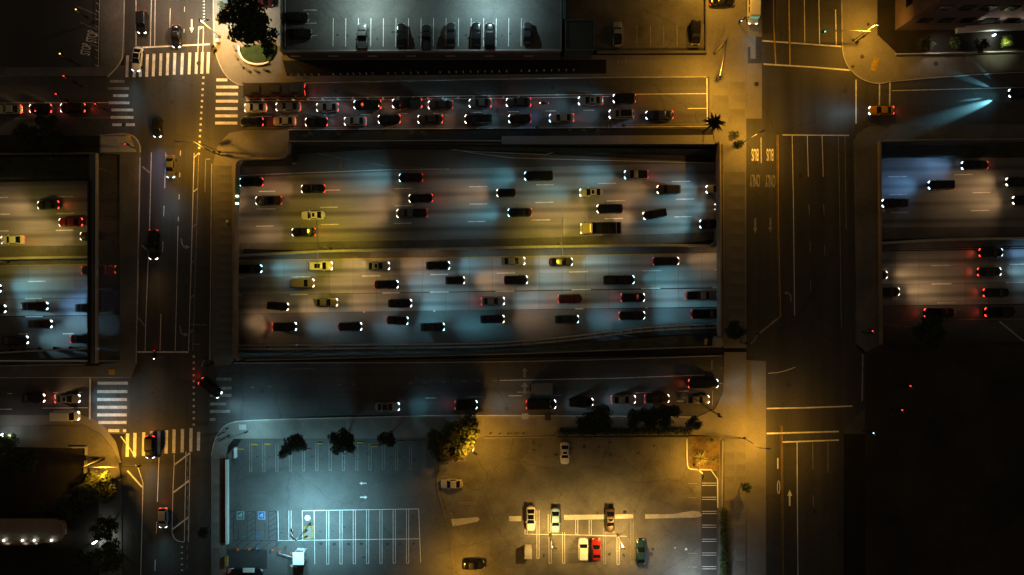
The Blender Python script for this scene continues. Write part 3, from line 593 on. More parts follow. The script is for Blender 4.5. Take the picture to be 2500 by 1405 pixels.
# lettering ------------------------------------------------------------------
def lettering(s, px, py, size, sx, sy, rz, m, parent, z=mz, name='road_lettering'):
    cu = bpy.data.curves.new('t', 'FONT'); cu.body = s; cu.size = size; cu.align_x = 'CENTER'; cu.align_y = 'CENTER'; cu.resolution_u = 3
    cu.offset = size * .012
    t = bpy.data.objects.new('t', cu); col.objects.link(t); dg = bpy.context.evaluated_depsgraph_get(); dg.update()
    me = bpy.data.meshes.new_from_object(t.evaluated_get(dg)); bpy.data.objects.remove(t)
    c = W(px, py, z); me.transform(Matrix.Translation(c) @ Matrix.Rotation(rz, 4, 'Z') @ Matrix.Diagonal((sx, sy, 1, 1)))
    me.materials.clear(); me.materials.append(m); me.name = name
    return obj(name, me, None, parent)
lettering('BUS', 1843.5, 377, 1.4, .6, 2.5, R(180), paint_w, ra); lettering('BUS', 1880, 377, 1.4, .6, 2.5, R(180), paint_w, ra)
lettering('ONLY', 1843, 440, 1.4, .55, 2.5, R(180), paint_f, ra); lettering('ONLY', 1881, 441, 1.4, .55, 2.5, R(180), paint_f, ra)
st('lane_line', 1899, 1119, 1899, 1145, .22, paint_w, ra)
def ring(name, px, py, rx, ry, wd, z, m, parent, n=24, a0=0, a1=360):
    c = W(px, py, z); Mi = loc_of(parent); v, f = [], []
    full = abs(a1 - a0) >= 360
    for k in range(n + (0 if full else 1)):
        a = R(a0 + (a1 - a0) * k / n); v += [c + Vector((rx * math.cos(a), ry * math.sin(a), 0)), c + Vector(((rx - wd) * math.cos(a), (ry - wd) * math.sin(a), 0))]
    L_ = len(v) // 2
    for k in range(L_ if full else L_ - 1): k2 = (k + 1) % L_; f.append([2 * k, 2 * k2, 2 * k2 + 1, 2 * k + 1])
    return obj(name, pmesh(name, [Mi @ p for p in v], f, m), None, parent)
ring('road_lettering', 1901, 1190, .32, 1.35, .13, mz, paint_w, ra)
vl = prism('dark_lot', [(-900, -900), (240, -900), (240, 163), (-900, 160)], -.06, .01, asphalt, kind='structure')
lettering('STOP', 226, 90, 1.6, .62, 1.9, R(80), paint_w, vl, .03); lettering('STOP', 211, 121, 1.6, .62, 1.7, R(80), paint_w, vl, .03)
for a_ in ((188, 16, 240, 38), (196, 55, 238, 73), (221, 107, 238, 115)): strip('lane_line', [(a_[0], a_[1]), (a_[2], a_[3])], .16, .03, paint_f, vl)
# manholes, utility covers
cover = mat('cast_iron_cover', (.03, .028, .025), .6, .2, 3)
for x, y, p in ((1237, 998, fs), (1847, 206, s5), (1908, 84, ra), (288, 966, fs), (2063, 222, ra), (302, 305, la), (485, 155, la)): disc('manhole_cover', x, y, .45, .036 if p != s5 else .17, cover, p)
for x, y, r_ in ((2285, 156, .45), (2105, 139, .4), (2120, 60, .3), (2082, 163, .35)): disc('manhole_cover', x, y, r_, .17, cover, s6)
prism('utility_cover', [(1330, 1011), (1345, 1011), (1345, 1027), (1330, 1027)], .1, .17, cover, s4)
prism('utility_cover', [(1274, 1010), (1290, 1010), (1290, 1024), (1274, 1024)], .1, .17, wall_mat, s4)
prism('utility_cover', [(582, 1037), (601, 1037), (601, 1050), (584, 1050)], .1, .17, wall_mat, s3)
# ------------------------------------------------------------ vehicles
PAINT = {}
def paint(k):
    c = dict(k=(.010, .010, .012), d=(.035, .036, .04), g=(.12, .125, .13), s=(.38, .39, .40), w=(.75, .75, .73), t=(.30, .26, .19), r=(.26, .014, .010), m=(.045, .010, .010),
             b=(.012, .02, .07), l=(.22, .40, .62), e=(.012, .04, .05), y=(.60, .30, .02), n=(.07, .05, .035), c=(.62, .52, .34), o=(.28, .07, .015))[k]
    return mat('car_paint_' + {'k': 'black', 'd': 'charcoal', 'g': 'grey', 's': 'silver', 'w': 'white', 't': 'tan', 'r': 'red', 'm': 'maroon', 'b': 'navy', 'l': 'light_blue', 'e': 'teal', 'y': 'yellow', 'n': 'brown', 'c': 'cream', 'o': 'orange'}[k], c, .28, 0, metal=.2 if k in 'sgtn' else 0, coat=.3, spec=.25)
HLC = dict(c=(.25, .80, 1.0), n=(.38, .76, .92), a=(1.0, .58, .26), b=(.22, .52, 1.0))
HLE = dict(c=(.5, .9, 1.0), n=(.85, .95, 1.0), a=(1.0, .82, .6), b=(.5, .75, 1.0))
def hl_mat(k): return mat('headlight_' + dict(c='cyan', n='white', a='warm', b='blue')[k], (.8, .8, .8), .3, 0, emit=HLE[k], es=5)
hl_off = mat('headlight_unlit', (.45, .45, .45), .15, 0)
tl_on = mat('tail_light_lit', (.4, .01, .01), .3, 0, emit=(1, .045, .02), es=1.3)
tl_brake = mat('tail_light_braking', (.4, .01, .01), .3, 0, emit=(1, .06, .03), es=3.0)
tl_off = mat('tail_light_unlit', (.16, .01, .01), .2, 0)
MESH = {}
def loft(st, ring):
    v, f = [], []
    n = None
    for s in st:
        r_ = ring(s); n = len(r_); v += r_
    for i in range(len(st) - 1):
        for k in range(n): f.append([i * n + k, i * n + (k + 1) % n, (i + 1) * n + (k + 1) % n, (i + 1) * n + k])
    f.append(list(range(n))[::-1]); f.append([(len(st) - 1) * n + k for k in range(n)])
    return v, f
TYPES = {  # width, height, belt, hood z, tail z, base rear/front, top rear/front (fractions of half length), bed
    'S': (1.84, 1.45, .98, .86, .98, -.72, .42, -.38, .10),
    'C': (1.84, 1.36, .95, .84, .92, -.78, .38, -.42, .02),
    'U': (1.94, 1.75, 1.10, 1.02, 1.12, -.97, .48, -.86, .22),
    'H': (1.78, 1.52, 1.0, .92, 1.0, -.97, .52, -.74, .20),
    'P': (2.00, 1.85, 1.12, 1.05, 1.10, -.14, .50, -.08, .26),
    'V': (2.02, 2.0, 1.15, 1.05, 1.15, -.98, .66, -.94, .46)}
def car_meshes(ty, L):
    L = round(L * 2) / 2; key = (ty, L)
    if key in MESH: return MESH[key]
    Wd, H, belt, hood, tail, b0, b1, t0, t1 = TYPES[ty]; h = L / 2; hw = Wd / 2; D = {}
    sq = ty in 'PUV'
    plan = [(-1, .66 if sq else .50), (-.985, .80 if sq else .68), (-.95, .91 if sq else .81), (-.88, .98 if sq else .92), (-.7, 1), (-.3, 1), (.3, 1), (.65, .985), (.82, .94), (.91, .86 if sq else .82), (.965, .72 if sq else .66), (1, .50 if sq else .40)]
    def ztop(t):
        if t > .98: return hood - .24
        if t > b1: return hood + (belt - hood) * max(0, 1 - (t - b1) / .25) * .5 - max(0, t - .85) * .9
        if t < -.98: return tail - .22
        if t < -.93: return tail - .06
        if t < b0: return tail
        return belt
    def ring(s):
        t, wf = s; w_ = hw * wf; z = ztop(t); lo_ = .22 + (.12 if abs(t) > .95 else 0)
        half = [(0, lo_), (w_ * .9, lo_), (w_, .42), (w_, z - .22), (w_ * .96, z - .08), (w_ * .84, z - .005), (w_ * .4, z + .03)]
        return [Vector((t * h, -y, z_)) for y, z_ in half] + [Vector((t * h, y, z_)) for y, z_ in half[:0:-1]]
    body = loft(plan, ring)
    tw = hw * (.78 if not sq else .84); bw = hw * .93
    zb = belt - .01
    xr, xf, ur, uf = b0 * h, b1 * h, t0 * h, t1 * h
    def rr(x0, x1, w_, z, r_=.18, cr=0):
        pts = []
        for cx, cy, a0 in ((x1 - r_, w_ - r_, 0), (x0 + r_, w_ - r_, 90), (x0 + r_, -w_ + r_, 180), (x1 - r_, -w_ + r_, 270)):
            for k in range(3): a = R(a0 + 45 * k); pts.append(Vector((cx + r_ * math.cos(a), cy + r_ * math.sin(a), z)))
        return pts
    base = rr(xr, xf, bw, zb, .12); top = rr(ur, uf, tw, H - .05, .16); cap = rr(ur + .12, uf - .12, tw - .12, H, .12)
    V = base + top + cap; F = []
    for i in range(2):
        for k in range(12): F.append([i * 12 + k, i * 12 + (k + 1) % 12, (i + 1) * 12 + (k + 1) % 12, (i + 1) * 12 + k])
    F.append([24 + k for k in range(12)])
    parts = [body, (V, F)]
    if ty == 'P':   # bed side walls stand above the load floor
        x0, x1 = -.93 * h, b0 * h - .05; zt = tail + .04
        parts += [boxv(((x0 + x1) / 2, s * hw * .9, zt + .06), (x1 - x0, .1, .2)) for s in (-1, 1)]
        parts += [boxv((x0, 0, zt + .06), (.08, hw * 1.7, .2))]
        bv, bf = boxv(((x0 + x1) / 2, 0, zt + .0), (x1 - x0 - .1, hw * 1.68, .06)); D['truck_bed'] = [pmesh('truck_bed', bv, bf, bedliner)]
    D['body'] = [pmesh('body', *merge(parts), None)]
    for p in D['body'][0].polygons: p.use_smooth = len(p.vertices) == 4
    e = .012
    def quad(name, pts):
        c = sum(pts, Vector()) / 4; nrm = (pts[1] - pts[0]).cross(pts[2] - pts[1]).normalized()
        v = [p + nrm * e for p in pts]; return pmesh(name, v + [p - nrm * .04 for p in v], [[0, 1, 2, 3], [0, 4, 5, 1], [1, 5, 6, 2], [2, 6, 7, 3], [3, 7, 4, 0]], glass_m)
    def lerp(a, b, t): return a * (1 - t) + b * t
    def P(x, y, z): return Vector((x, y, z))
    q = .86
    D['windshield'] = [quad('windshield', [P(xf + .0, -bw * q, zb + .04), P(xf + .0, bw * q, zb + .04), P(uf + .02, tw * q, H - .06), P(uf + .02, -tw * q, H - .06)])]
    D['rear_window'] = [quad('rear_window', [P(xr, bw * q, zb + .06), P(xr, -bw * q, zb + .06), P(ur - .02, -tw * q, H - .08), P(ur - .02, tw * q, H - .08)])]
    sx0, sx1 = xr + .25 * (xf - xr) * .3, xf - .16 * (xf - xr)
    D['side_window'] = []
    for s in (1, -1):
        pts = [P(sx1, s * bw, zb + .05), P(sx0, s * bw, zb + .05), P(max(ur + .1, sx0 + .05), s * (tw + .02), H - .1), P(min(uf - .05, sx1 - .1), s * (tw + .02), H - .1)]
        if s < 0: pts = pts[::-1]
        D['side_window'].append(quad('side_window', pts))
    D['headlight'] = []; D['tail_light'] = []
    hz = hood - .2
    for s in (1, -1):
        pl = [(.90, .90), (.955, .80), (.99, .64), (1.008, .46)]
        v = [P(t * h + .015, s * hw * (wf + .015), hz - .1) for t, wf in pl] + [P(t * h - .02, s * hw * (wf - .0), hz + .1) for t, wf in pl] + [P(t * h - .09, s * hw * (wf - .07), hz + .13) for t, wf in pl]
        f = [[i, i + 1, i + 5, i + 4] for i in range(3)] + [[i + 4, i + 5, i + 9, i + 8] for i in range(3)]
        D['headlight'].append(pmesh('headlight', v, f if s > 0 else [x[::-1] for x in f], None))
        tz = tail - .2; pl = [(-.93, .95), (-.975, .86), (-1.006, .70), (-1.012, .50)]
        v = [P(t * h - .015, s * hw * wf, tz - .12) for t, wf in pl] + [P(t * h - .015, s * hw * wf, tz + .12) for t, wf in pl] + [P(t * h + .05, s * hw * (wf - .04), tz + .17) for t, wf in pl]
        f = [[i, i + 4, i + 5, i + 1] for i in range(3)] + [[i + 4, i + 8, i + 9, i + 5] for i in range(3)]
        D['tail_light'].append(pmesh('tail_light', v, f if s > 0 else [x[::-1] for x in f], None))
    D['wheel'] = []
    for sx in (.62, -.62):
        for s in (1, -1):
            v = []; n = 14
            for y in (.11, -.11):
                for k in range(n): a = 2 * math.pi * k / n; v.append(P(sx * h + .33 * math.cos(a), s * (hw - .10) + y, .33 + .33 * math.sin(a)))
            f = [[k, k + n, (k + 1) % n + n, (k + 1) % n] for k in range(n)] + [list(range(n)), list(range(2 * n - 1, n - 1, -1))]
            D['wheel'].append(pmesh('wheel', v, f, tyre_m))
    D['mirror'] = []
    for s in (1, -1):
        v, f = boxv((xf - .38, s * (hw + .08), belt + .02), (.14, .2, .13)); D['mirror'].append(pmesh('mirror', v, f, None))
    D['sunroof'] = [pmesh('sunroof', *boxv(((ur + uf) / 2 + .1 * (uf - ur), 0, H + .004), ((uf - ur) * .42, tw * 1.1, .02)), glass_m)]
    D['roof_panel'] = [pmesh('roof_panel', *boxv(((ur + uf) / 2, 0, H + .003), ((uf - ur) * .86, tw * 1.7, .018)), glass_m)]
    MESH[key] = D; return D
CAT = dict(S='car', C='car', U='suv', H='car', P='pickup truck', V='van')
NAME = dict(S='sedan', C='coupe', U='suv', H='hatchback', P='pickup_truck', V='van')
DIR = dict(E=0, W=180, S=-90, N=90)
BEAM = 31
def car(px, py, Lpx, d, off, ty, c, head, brake, label, z=0, group=None, extra='', beam=1.0):
    beam_ = beam
    k = PX * CH / (CH - z - .8); L = max(3.6, min(6.6, Lpx / k))
    D = car_meshes(ty, L); L = round(L * 2) / 2
    tilt = .95 if z == FZ else (.6 if d in 'EW' else 0)
    loc = W(px, py, z + .8); loc.z = z
    root = empty(NAME[ty], loc, R(DIR[d] + (tilt + off)), label, CAT[ty], group)
    h = L / 2; hd = TYPES[ty][3]
    pm = paint(c)
    for nm, lst in D.items():
        if nm == 'sunroof' and 's' not in extra: continue
        if nm == 'roof_panel' and 'b' not in extra: continue
        for me in lst:
            o = bpy.data.objects.new(nm, me); col.objects.link(o); o.parent = root
            mm = None
            if nm in ('body', 'mirror'): mm = pm
            elif nm == 'headlight': mm = hl_mat(head) if head in HLC else hl_off
            elif nm == 'tail_light': mm = {0: tl_off, 1: tl_on, 2: tl_brake}[brake]
            if mm is not None:
                if not me.materials: me.materials.append(None)
                o.material_slots[0].link = 'OBJECT'; o.material_slots[0].material = mm
    if head in HLC:
        globals()['beam'](head, (h + .06, 0, .7), BEAM * beam_, root)
    if brake:
        a = R(16)
        lamp('tail_glow', (-h - .06, 0, .85), (120 if brake == 2 else 12), (1, .07, .035), root, R(110), .9, (-math.cos(a), 0, -math.sin(a)), .3)
    return root
G1 = 'vehicles on the freeway'; G2 = 'vehicles queuing on the north frontage road'; G3 = 'vehicles on the south frontage road'; G4 = 'cars parked on the raised lot'; G5 = 'cars parked in the warm-lit lot'; G6 = 'cars on the left avenue'
# westbound carriageway between the bridges (heading left)
T_UP = [
 (613, 445, 56, 0, 'S', 'k', 'c', 2, 'black sedan with cyan headlights about to pass under the left bridge, top lane'),
 (656, 490, 64, 0, 'P', 'n', 'a', 1, 'dark brown pickup truck just behind and below the cyan-lit sedan by the left bridge'),
 (764, 461, 56, 0, 'S', 'k', 'a', 2, 'black sedan right of the gore, straddling the first dashed line in the upper carriageway'),
 (764, 526, 57, 0, 'S', 'w', '', 0, 'white sedan on the upper carriageway above the black car by the first lamp post'),
 (741, 567, 58, 0, 'S', 'k', 'a', 2, 'black sedan with red tail lights next to the left freeway lamp post arm'),
 (1003, 434, 58, 0, 'S', 'k', 'c', 1, 'black car in the top lane below the tip of the ramp gore'),
 (1027, 484, 56, 0, 'S', 'k', 'a', 2, 'black car directly above the grey pickup on the upper carriageway'),
 (1006, 521, 77, 0, 'P', 'g', 'a', 1, 'long grey pickup truck in the third lane of the upper carriageway'),
 (1315, 430, 67, 0, 'P', 'k', 'c', 0, 'black pickup truck alone in the top lane, unlit at the back'),
 (1236, 471, 48, 0, 'H', 'k', 'a', 1, 'small black hatchback with two round headlights in the middle of the upper carriageway'),
 (1269, 519, 57, 0, 'S', 'k', 'c', 2, 'black sedan with bright cyan headlights below the small hatchback'),
 (1553, 427, 60, 0, 'P', 's', 'c', 2, 'silver pickup truck with dark cab in the top lane near the right bridge'),
 (1444, 470, 57, 0, 'S', 'w', 'c', 0, 'white sedan with black glass and blue headlights in the second lane'),
 (1633, 463, 58, 0, 'U', 'd', 'a', 0, 'dark boxy off-roader in the second lane, fourth vehicle left from the right bridge'),
 (1489, 510, 61, 0, 'U', 'k', 'a', 1, 'black suv right behind the flatbed truck cab, one lane above it'),
 (1599, 523, 57, 9, 'H', 'k', 'a', 0, 'dark hatchback turned at a slant while changing lane, right of the flatbed truck'),
 (1753, 462, 58, 0, 'S', 's', 'n', 0, 'grey sedan half hidden by the right bridge, second lane of the upper carriageway'),
 (1775, 505, 58, 0, 'S', 'd', 'n', 0, 'dark car nearly hidden under the right bridge, only its headlights showing'),
 (1737, 547, 58, 0, 'U', 'k', 'c', 0, 'black suv with curved cyan headlights emerging from the right bridge, bottom westbound lane'),
 # left of the left bridge
 (117, 501, 54, 0, 'S', 'd', 'a', 2, 'charcoal sedan with lit rear window, highest car left of the left bridge'),
 (172, 543, 55, 0, 'S', 'r', 'a', 2, 'bright red sedan left of the left bridge'),
 (30, 586, 58, 0, 'S', 'w', 'a', 2, 'white sedan with red brake lights at the left edge of the picture, on the freeway'),
 (221, 577, 52, 0, 'S', 'd', 'a', 0, 'dark car emerging from under the narrow pipe bridge with both headlights showing'),
 # right of the right bridge
 (2380, 404, 62, 0, 'S', 'k', 'b', 1, 'black car with blue-white headlights, uppermost right of the right bridge'),
 (2298, 452, 66, 0, 'U', 'k', 'b', 1, 'black suv throwing a wide blue headlight pool right of the right bridge'),
 (2186, 496, 61, 0, 'S', 'k', 'n', 0, 'black sedan leaving the shade of the right bridge, on its right side'),
 (2489, 444, 62, 0, 'S', 'k', 'a', 0, 'black car with warm headlights cut by the right edge, upper of two'),
 (2505, 489, 62, 0, 'S', 'k', 'a', 0, 'black car with warm headlights cut by the right edge, lower of two')]
for a in T_UP: car(a[0], a[1], a[2], 'W', a[3], a[4], a[5], a[6], a[7], a[8], FZ, G1, 's' if a[0] in (764, 1444) else '')
T_LO = [
 (610, 657, 60, 0, 'S', 'k', 'c', 0, 'black car with silver-lit side, nearest the left bridge in the lane below the median'),
 (783, 650, 58, 0, 'U', 'w', 'a', 0, 'white suv with dark windscreen directly under the left freeway lamp arm', 's'),
 (738, 692, 60, 0, 'U', 't', 'a', 0, 'tan suv with strong yellow headlights, second lane below the median', 'l'),
 (922, 650, 57, 0, 'S', 's', 'a', 0, 'silver sedan in the lane below the median with a warm pool in front of it', 's'),
 (943, 695, 60, 0, 'S', 'k', 'n', 1, 'black car below and right of the silver sedan, second eastbound lane'),
 (1069, 649, 59, 0, 'S', 'k', 'n', 0, 'black sedan in the median lane with two small round light pools before it'),
 (1111, 685, 48, 0, 'H', 'k', 'a', 0, 'small black hatchback in the second eastbound lane'),
 (1253, 638, 55, 0, 'S', 's', 'n', 0, 'pale beige sedan in the median lane left of the gleaming black one'),
 (1259, 684, 56, 0, 'U', 'k', 'n', 1, 'black suv in the second lane, directly below the pale beige sedan'),
 (1369, 640, 58, 0, 'S', 'd', 'n', 1, 'gleaming dark sedan directly below the right freeway lamp post'),
 (1511, 684, 79, 0, 'P', 'k', 'c', 0, 'long black pickup truck in the second eastbound lane'),
 (1626, 638, 61, 0, 'S', 'k', 'a', 1, 'black sedan in the median lane closest to the right bridge'),
 (1203, 736, 60, 0, 'S', 's', 'n', 2, 'silver sedan with dark glass and a red-lit bonnet in the third eastbound lane'),
 (1392, 730, 58, 0, 'U', 'm', '', 2, 'dark maroon suv in the third eastbound lane with red tail lights'),
 (1545, 727, 56, 0, 'U', 'k', 'n', 2, 'black suv in the third eastbound lane below the long black pickup'),
 (1711, 722, 74, 0, 'P', 's', '', 1, 'silver pickup truck with a black covered bed next to the right bridge'),
 (795, 739, 59, 0, 'S', 't', 'a', 0, 'tan sedan with warm headlights in the third eastbound lane'),
 (678, 748, 54, -5, 'H', 'k', 'a', 0, 'black hatchback slightly turned, behind the tan sedan'),
 (976, 741, 58, 0, 'S', 'k', 'n', 0, 'black sedan in the third eastbound lane above the blue-lit car'),
 (970, 783, 54, -3, 'S', 'k', 'c', 1, 'black car with very bright ice-blue headlights in the exit lane'),
 (695, 798, 60, 0, 'U', 'k', 'n', 2, 'black suv with two red tail lights in the exit lane, first from the left bridge'),
 (854, 798, 56, 0, 'S', 'k', 'n', 1, 'black sedan in the exit lane, second from the left bridge'),
 (1056, 799, 55, 0, 'S', 'd', 'c', 0, 'dark grey sedan in the exit lane, just right of the ice-blue headlights'),
 (1202, 780, 58, 0, 'S', 'b', 'a', 0, 'navy blue sedan with amber headlights in the exit lane'),
 (1384, 780, 59, 0, 'S', 'e', 'c', 0, 'dark teal sedan in the exit lane below the maroon suv'),
 (1543, 771, 62, 0, 'S', 'k', 'c', 2, 'black sedan with curved cyan headlights in the exit lane'),
 (1722, 767, 70, 0, 'P', 'k', 'a', 1, 'black pickup truck in the exit lane touching the edge of the right bridge'),
 (546, 788, 56, 0, 'S', 'k', 'a', 0, 'dark car under the left bridge with orange headlights just showing'),
 (-28, 705, 58, 0, 'S', 'k', 'c', 0, 'dark car almost outside the left edge, eastbound second lane'),
 (228, 660, 60, 0, 'S', 'm', '', 1, 'dark maroon car passing under the narrow pipe bridge'),
 (310, 658, 58, 0, 'S', 'k', 'a', 2, 'dark car under the left bridge with only its red tail lights showing'),
 (84, 748, 63, 0, 'S', 'k', 'b', 0, 'long black sedan throwing two round blue-white light pools left of the left bridge'),
 (-16, 755, 58, 0, 'S', 'd', 'n', 0, 'dark car cut by the left edge with its nose showing, third eastbound lane'),
 (97, 792, 55, 0, 'S', 'n', 'n', 0, 'brown sedan in the exit lane left of the left bridge'),
 (214, 752, 56, 0, 'S', 'd', '', 0, 'dark unlit car going under the narrow pipe bridge, third lane'),
 (36, 832, 61, 2, 'S', 'd', 'n', 0, 'dark sedan with chrome-lit nose, lowest on the freeway at the left edge'),
 (201, 828, 56, 0, 'S', 'k', '', 1, 'black car entering the shade of the narrow pipe bridge with red tail light'),
 (2420, 617, 56, 0, 'S', 'k', 'b', 2, 'black car in the median lane near the right edge'),
 (2416, 664, 60, 0, 'S', 'd', 'n', 2, 'dark car with white-lit tail in the second lane near the right edge'),
 (2433, 715, 66, 0, 'S', 'k', '', 2, 'black car with glowing red rear curve near the right edge'),
 (2294, 764, 76, 0, 'P', 'k', '', 2, 'dark pickup truck with cyan-lit tail above the tree right of the right bridge'),
 (2442, 762, 74, 0, 'P', 'k', '', 2, 'dark pickup truck with yellow-lit tail, lowest vehicle at the right edge'),
 (2138, 672, 58, 0, 'S', 'd', 'a', 0, 'car hidden by the right bridge except for its two headlights'),
 (2168, 713, 58, 0, 'S', 'k', 'a', 0, 'black car coming out on the right side of the right bridge, third lane')]
for a in T_LO: car(a[0], a[1], a[2], 'E', a[3], a[4], a[5], a[6], a[7], a[8], FZ, G1, a[9] if len(a) > 9 else '')
# north frontage road queue (heading left)
T_NF = [
 (623, 263, 56, 'S', 'w', 'a', 1, 'white sedan at the head of the upper queue beside the orange bus'),
 (703, 261, 63, 'S', 's', 'a', 1, 'silver sedan second in the upper queue, below the back of the bus'),
 (799, 262, 53, 'C', 's', 'a', 2, 'short silver car with red-lit bonnet, third in the upper queue'),
 (897, 256, 65, 'U', 'k', 'n', 2, 'black suv fourth in the upper queue'),
 (994, 253, 73, 'P', 'k', 'a', 2, 'long black pickup truck fifth in the upper queue'),
 (1075, 256, 62, 'S', 'd', 'n', 1, 'charcoal sedan right behind the long black pickup truck'),
 (1172, 252, 54, 'S', 'g', 'n', 2, 'dark grey sedan seventh in the upper queue'),
 (1266, 250, 60, 'S', 'd', 'n', 2, 'dark sedan directly in front of the motorcycle in the upper queue'),
 (1442, 246, 60, 'S', 's', 'n', 1, 'silver car with a black sunroof behind the motorcycle'),
 (1524, 241, 56, 'U', 'k', 'n', 2, 'black suv last in the upper queue'),
 (615, 298, 55, 'H', 'k', '', 2, 'black hatchback at the head of the lower queue'),
 (694, 296, 53, 'S', 'c', '', 1, 'cream sedan second in the lower queue'),
 (772, 298, 55, 'S', 'k', 'a', 2, 'black sedan third in the lower queue'),
 (867, 296, 56, 'S', 's', 'n', 1, 'silver sedan fourth in the lower queue'),
 (950, 291, 57, 'S', 'k', 'n', 2, 'black sedan fifth in the lower queue'),
 (1050, 291, 59, 'S', 'n', 'a', 2, 'dark brown car with warm-lit front, sixth in the lower queue'),
 (1168, 291, 64, 'U', 'k', 'a', 0, 'large black suv seventh in the lower queue'),
 (1269, 290, 57, 'S', 'k', 'n', 1, 'black sedan eighth in the lower queue, below and left of the motorcycle'),
 (1371, 288, 61, 'S', 's', 'b', 2, 'silver sedan ninth in the lower queue'),
 (1517, 279, 60, 'U', 's', 'n', 1, 'silver suv with a black glass roof, last but one in the lower queue'),
 (1610, 281, 64, 'S', 'b', 'b', 2, 'navy blue sedan last in the lower queue, red glow on the road behind it'),
 (22, 267, 60, 'S', 'c', '', 2, 'cream sedan at the left edge of the north frontage road'),
 (98, 265, 56, 'S', 'k', 'a', 2, 'black car between the cream sedan and the dark red one on the north frontage road'),
 (178, 264, 61, 'U', 'm', 'a', 2, 'dark red suv with bright brake lights waiting left of the left avenue')]
for a in T_NF: car(a[0], a[1], a[2], 'W', 0, a[3], a[4], a[5], a[6], a[7], 0, G2, {1442: 's', 1517: 'b'}.get(a[0], ''), beam=.55)
car(2152, 270, 62, 'W', 0, 'S', 'y', 'n', 2, 'yellow taxi sedan waiting at the stop line right of the right avenue', 0, None, '', beam=.6)
car(2494, 226, 62, 'W', 3, 'S', 'k', 'c', 1, 'black car with glaring headlights at the right edge of the north frontage road', 0, None, '', beam=.35)
rc = [o for o in S.objects if o.get('label', '').startswith('black car with glaring')][0]
for az, sz, en in ((16, 17, 1500), (3, 5, 900), (-24, 12, 500), (-48, 9, 120)):
    lamp('headlight_ray', (2.75, .3 if az > 0 else -.3, .7), en * 22, HLC['c'], rc, R(sz), 1, (math.cos(R(az)) * .995, math.sin(R(az)), -.11), .05)
# south frontage road (heading right)
T_SF = [
 (945, 994, 62, 0, 'S', 's', 'c', 0, 'car with silver-edged body and white headlights, leftmost in the south frontage lane', 'b'),
 (1138, 989, 57, 0, 'U', 'k', 'c', 2, 'black suv with red tail lights on the south frontage road above the large tree'),
 (1321, 988, 71, 0, 'V', 'k', 'n', 2, 'long black van with red light pool behind it on the south frontage road', ''),
 (1418, 983, 60, 0, 'S', 'k', 'n', 0, 'black sedan just right of the long black van', ''),
 (1522, 976, 61, 0, 'S', 's', 'n', 1, 'silver sedan with red-lit bonnet on the south frontage road', ''),
 (1604, 974, 58, 0, 'S', 'n', 'a', 1, 'dark brown sedan with a yellow pool in front of it on the south frontage road', ''),
 (1702, 976, 60, 0, 'S', 't', 'n', 0, 'beige sedan waiting at the right avenue in the lower lane', ''),
 (1717, 937, 70, 0, 'U', 'k', 'n', 2, 'large black suv waiting at the right avenue in the upper lane', ''),
 (81, 973, 56, 0, 'S', 'k', 'a', 0, 'black sedan behind the silver one on the lower left street', ''),
 (164, 974, 58, 0, 'S', 's', 'n', 2, 'silver sedan with black sunroof waiting before the lower left crosswalk', 's'),
 (161, 1016, 64, 0, 'V', 'w', 'n', 0, 'white van in the kerb lane before the lower left crosswalk', '')]
for a in T_SF: car(a[0], a[1], a[2], 'E', a[3], a[4], a[5], a[6], a[7], a[8], 0, G3, a[9] if len(a) > 9 else '', beam=.3 if a[0] > 1590 else .65)
car(513, 948, 58, 'E', -39, 'S', 'k', 'n', 2, 'black sedan turning diagonally into the south frontage road', 0, G6)
# left avenue (heading down the picture)
for a in [(347, 55, 56, 0, 'U', 'k', 'a', 1, 'black suv waiting in the left lane above the top crosswalk', .5),
          (430, 89, 54, 0, 'S', 'k', 'n', 1, 'black car stopped at the stop line above the top crosswalk', .5),
          (334, 144, 58, -7, 'C', 'w', 'n', 0, 'white car with black glass roof rolling over the left end of the top crosswalk', .5),
          (384, 311, 46, 0, 'H', 'k', 'b', 0, 'small black hatchback in the middle of the upper left intersection', 1.0),
          (416, 407, 54, 0, 'S', 'g', 'n', 1, 'dark sedan with a lit side driving onto the left bridge', .6),
          (375, 598, 72, 0, 'P', 'k', 'a', 1, 'long black pickup truck halfway across the left bridge', .25),
          (367, 1092, 57, 0, 'U', 'k', 'n', 2, 'black suv driving over the bottom crosswalk', .5),
          (398, 1265, 47, 0, 'H', 's', 'n', 2, 'small silver hatchback on the street below the bottom crosswalk', .4)]:
    car(a[0], a[1], a[2], 'S', a[3], a[4], a[5], a[6], a[7], a[8], 0, G6, 'b' if a[0] == 334 else '', beam=a[9])
# parked cars
DZ = 5.0
for a in [(885, 90, 60, 'N', 'P', 'g', 'silver-nosed pickup truck, leftmost of the row on the raised lot'),
          (979, 88, 62, 'N', 'S', 'k', 'black car second from left in the row on the raised lot'),
          (1041, 92, 60, 'N', 'P', 'd', 'dark pickup truck third from left in the row on the raised lot'),
          (1101, 86, 62, 'N', 'S', 'd', 'charcoal car in the middle of the row on the raised lot'),
          (1163, 86, 64, 'N', 'S', 'k', 'black sedan, left one of the adjacent pair on the raised lot'),
          (1196, 88, 64, 'N', 'U', 'k', 'black suv, right one of the adjacent pair on the raised lot'),
          (1288, 82, 56, 'N', 'S', 'd', 'dark sedan rightmost in the row on the raised lot, with the longest shadow'),
          (722, 42, 60, 'E', 'S', 'k', 'black car parked sideways at the left end of the raised lot, upper of two'),
          (730, 82, 60, 'E', 'S', 'k', 'black car parked sideways at the left end of the raised lot, lower of two')]:
    car(a[0], a[1], a[2], a[3], 0, a[4], a[5], '', 0, a[6], DZ, G4)
car(1507, 84, 58, 'N', 0, 'P', 's', '', 0, 'silver pickup truck parked alone in the dim lot right of the stair block', 0)
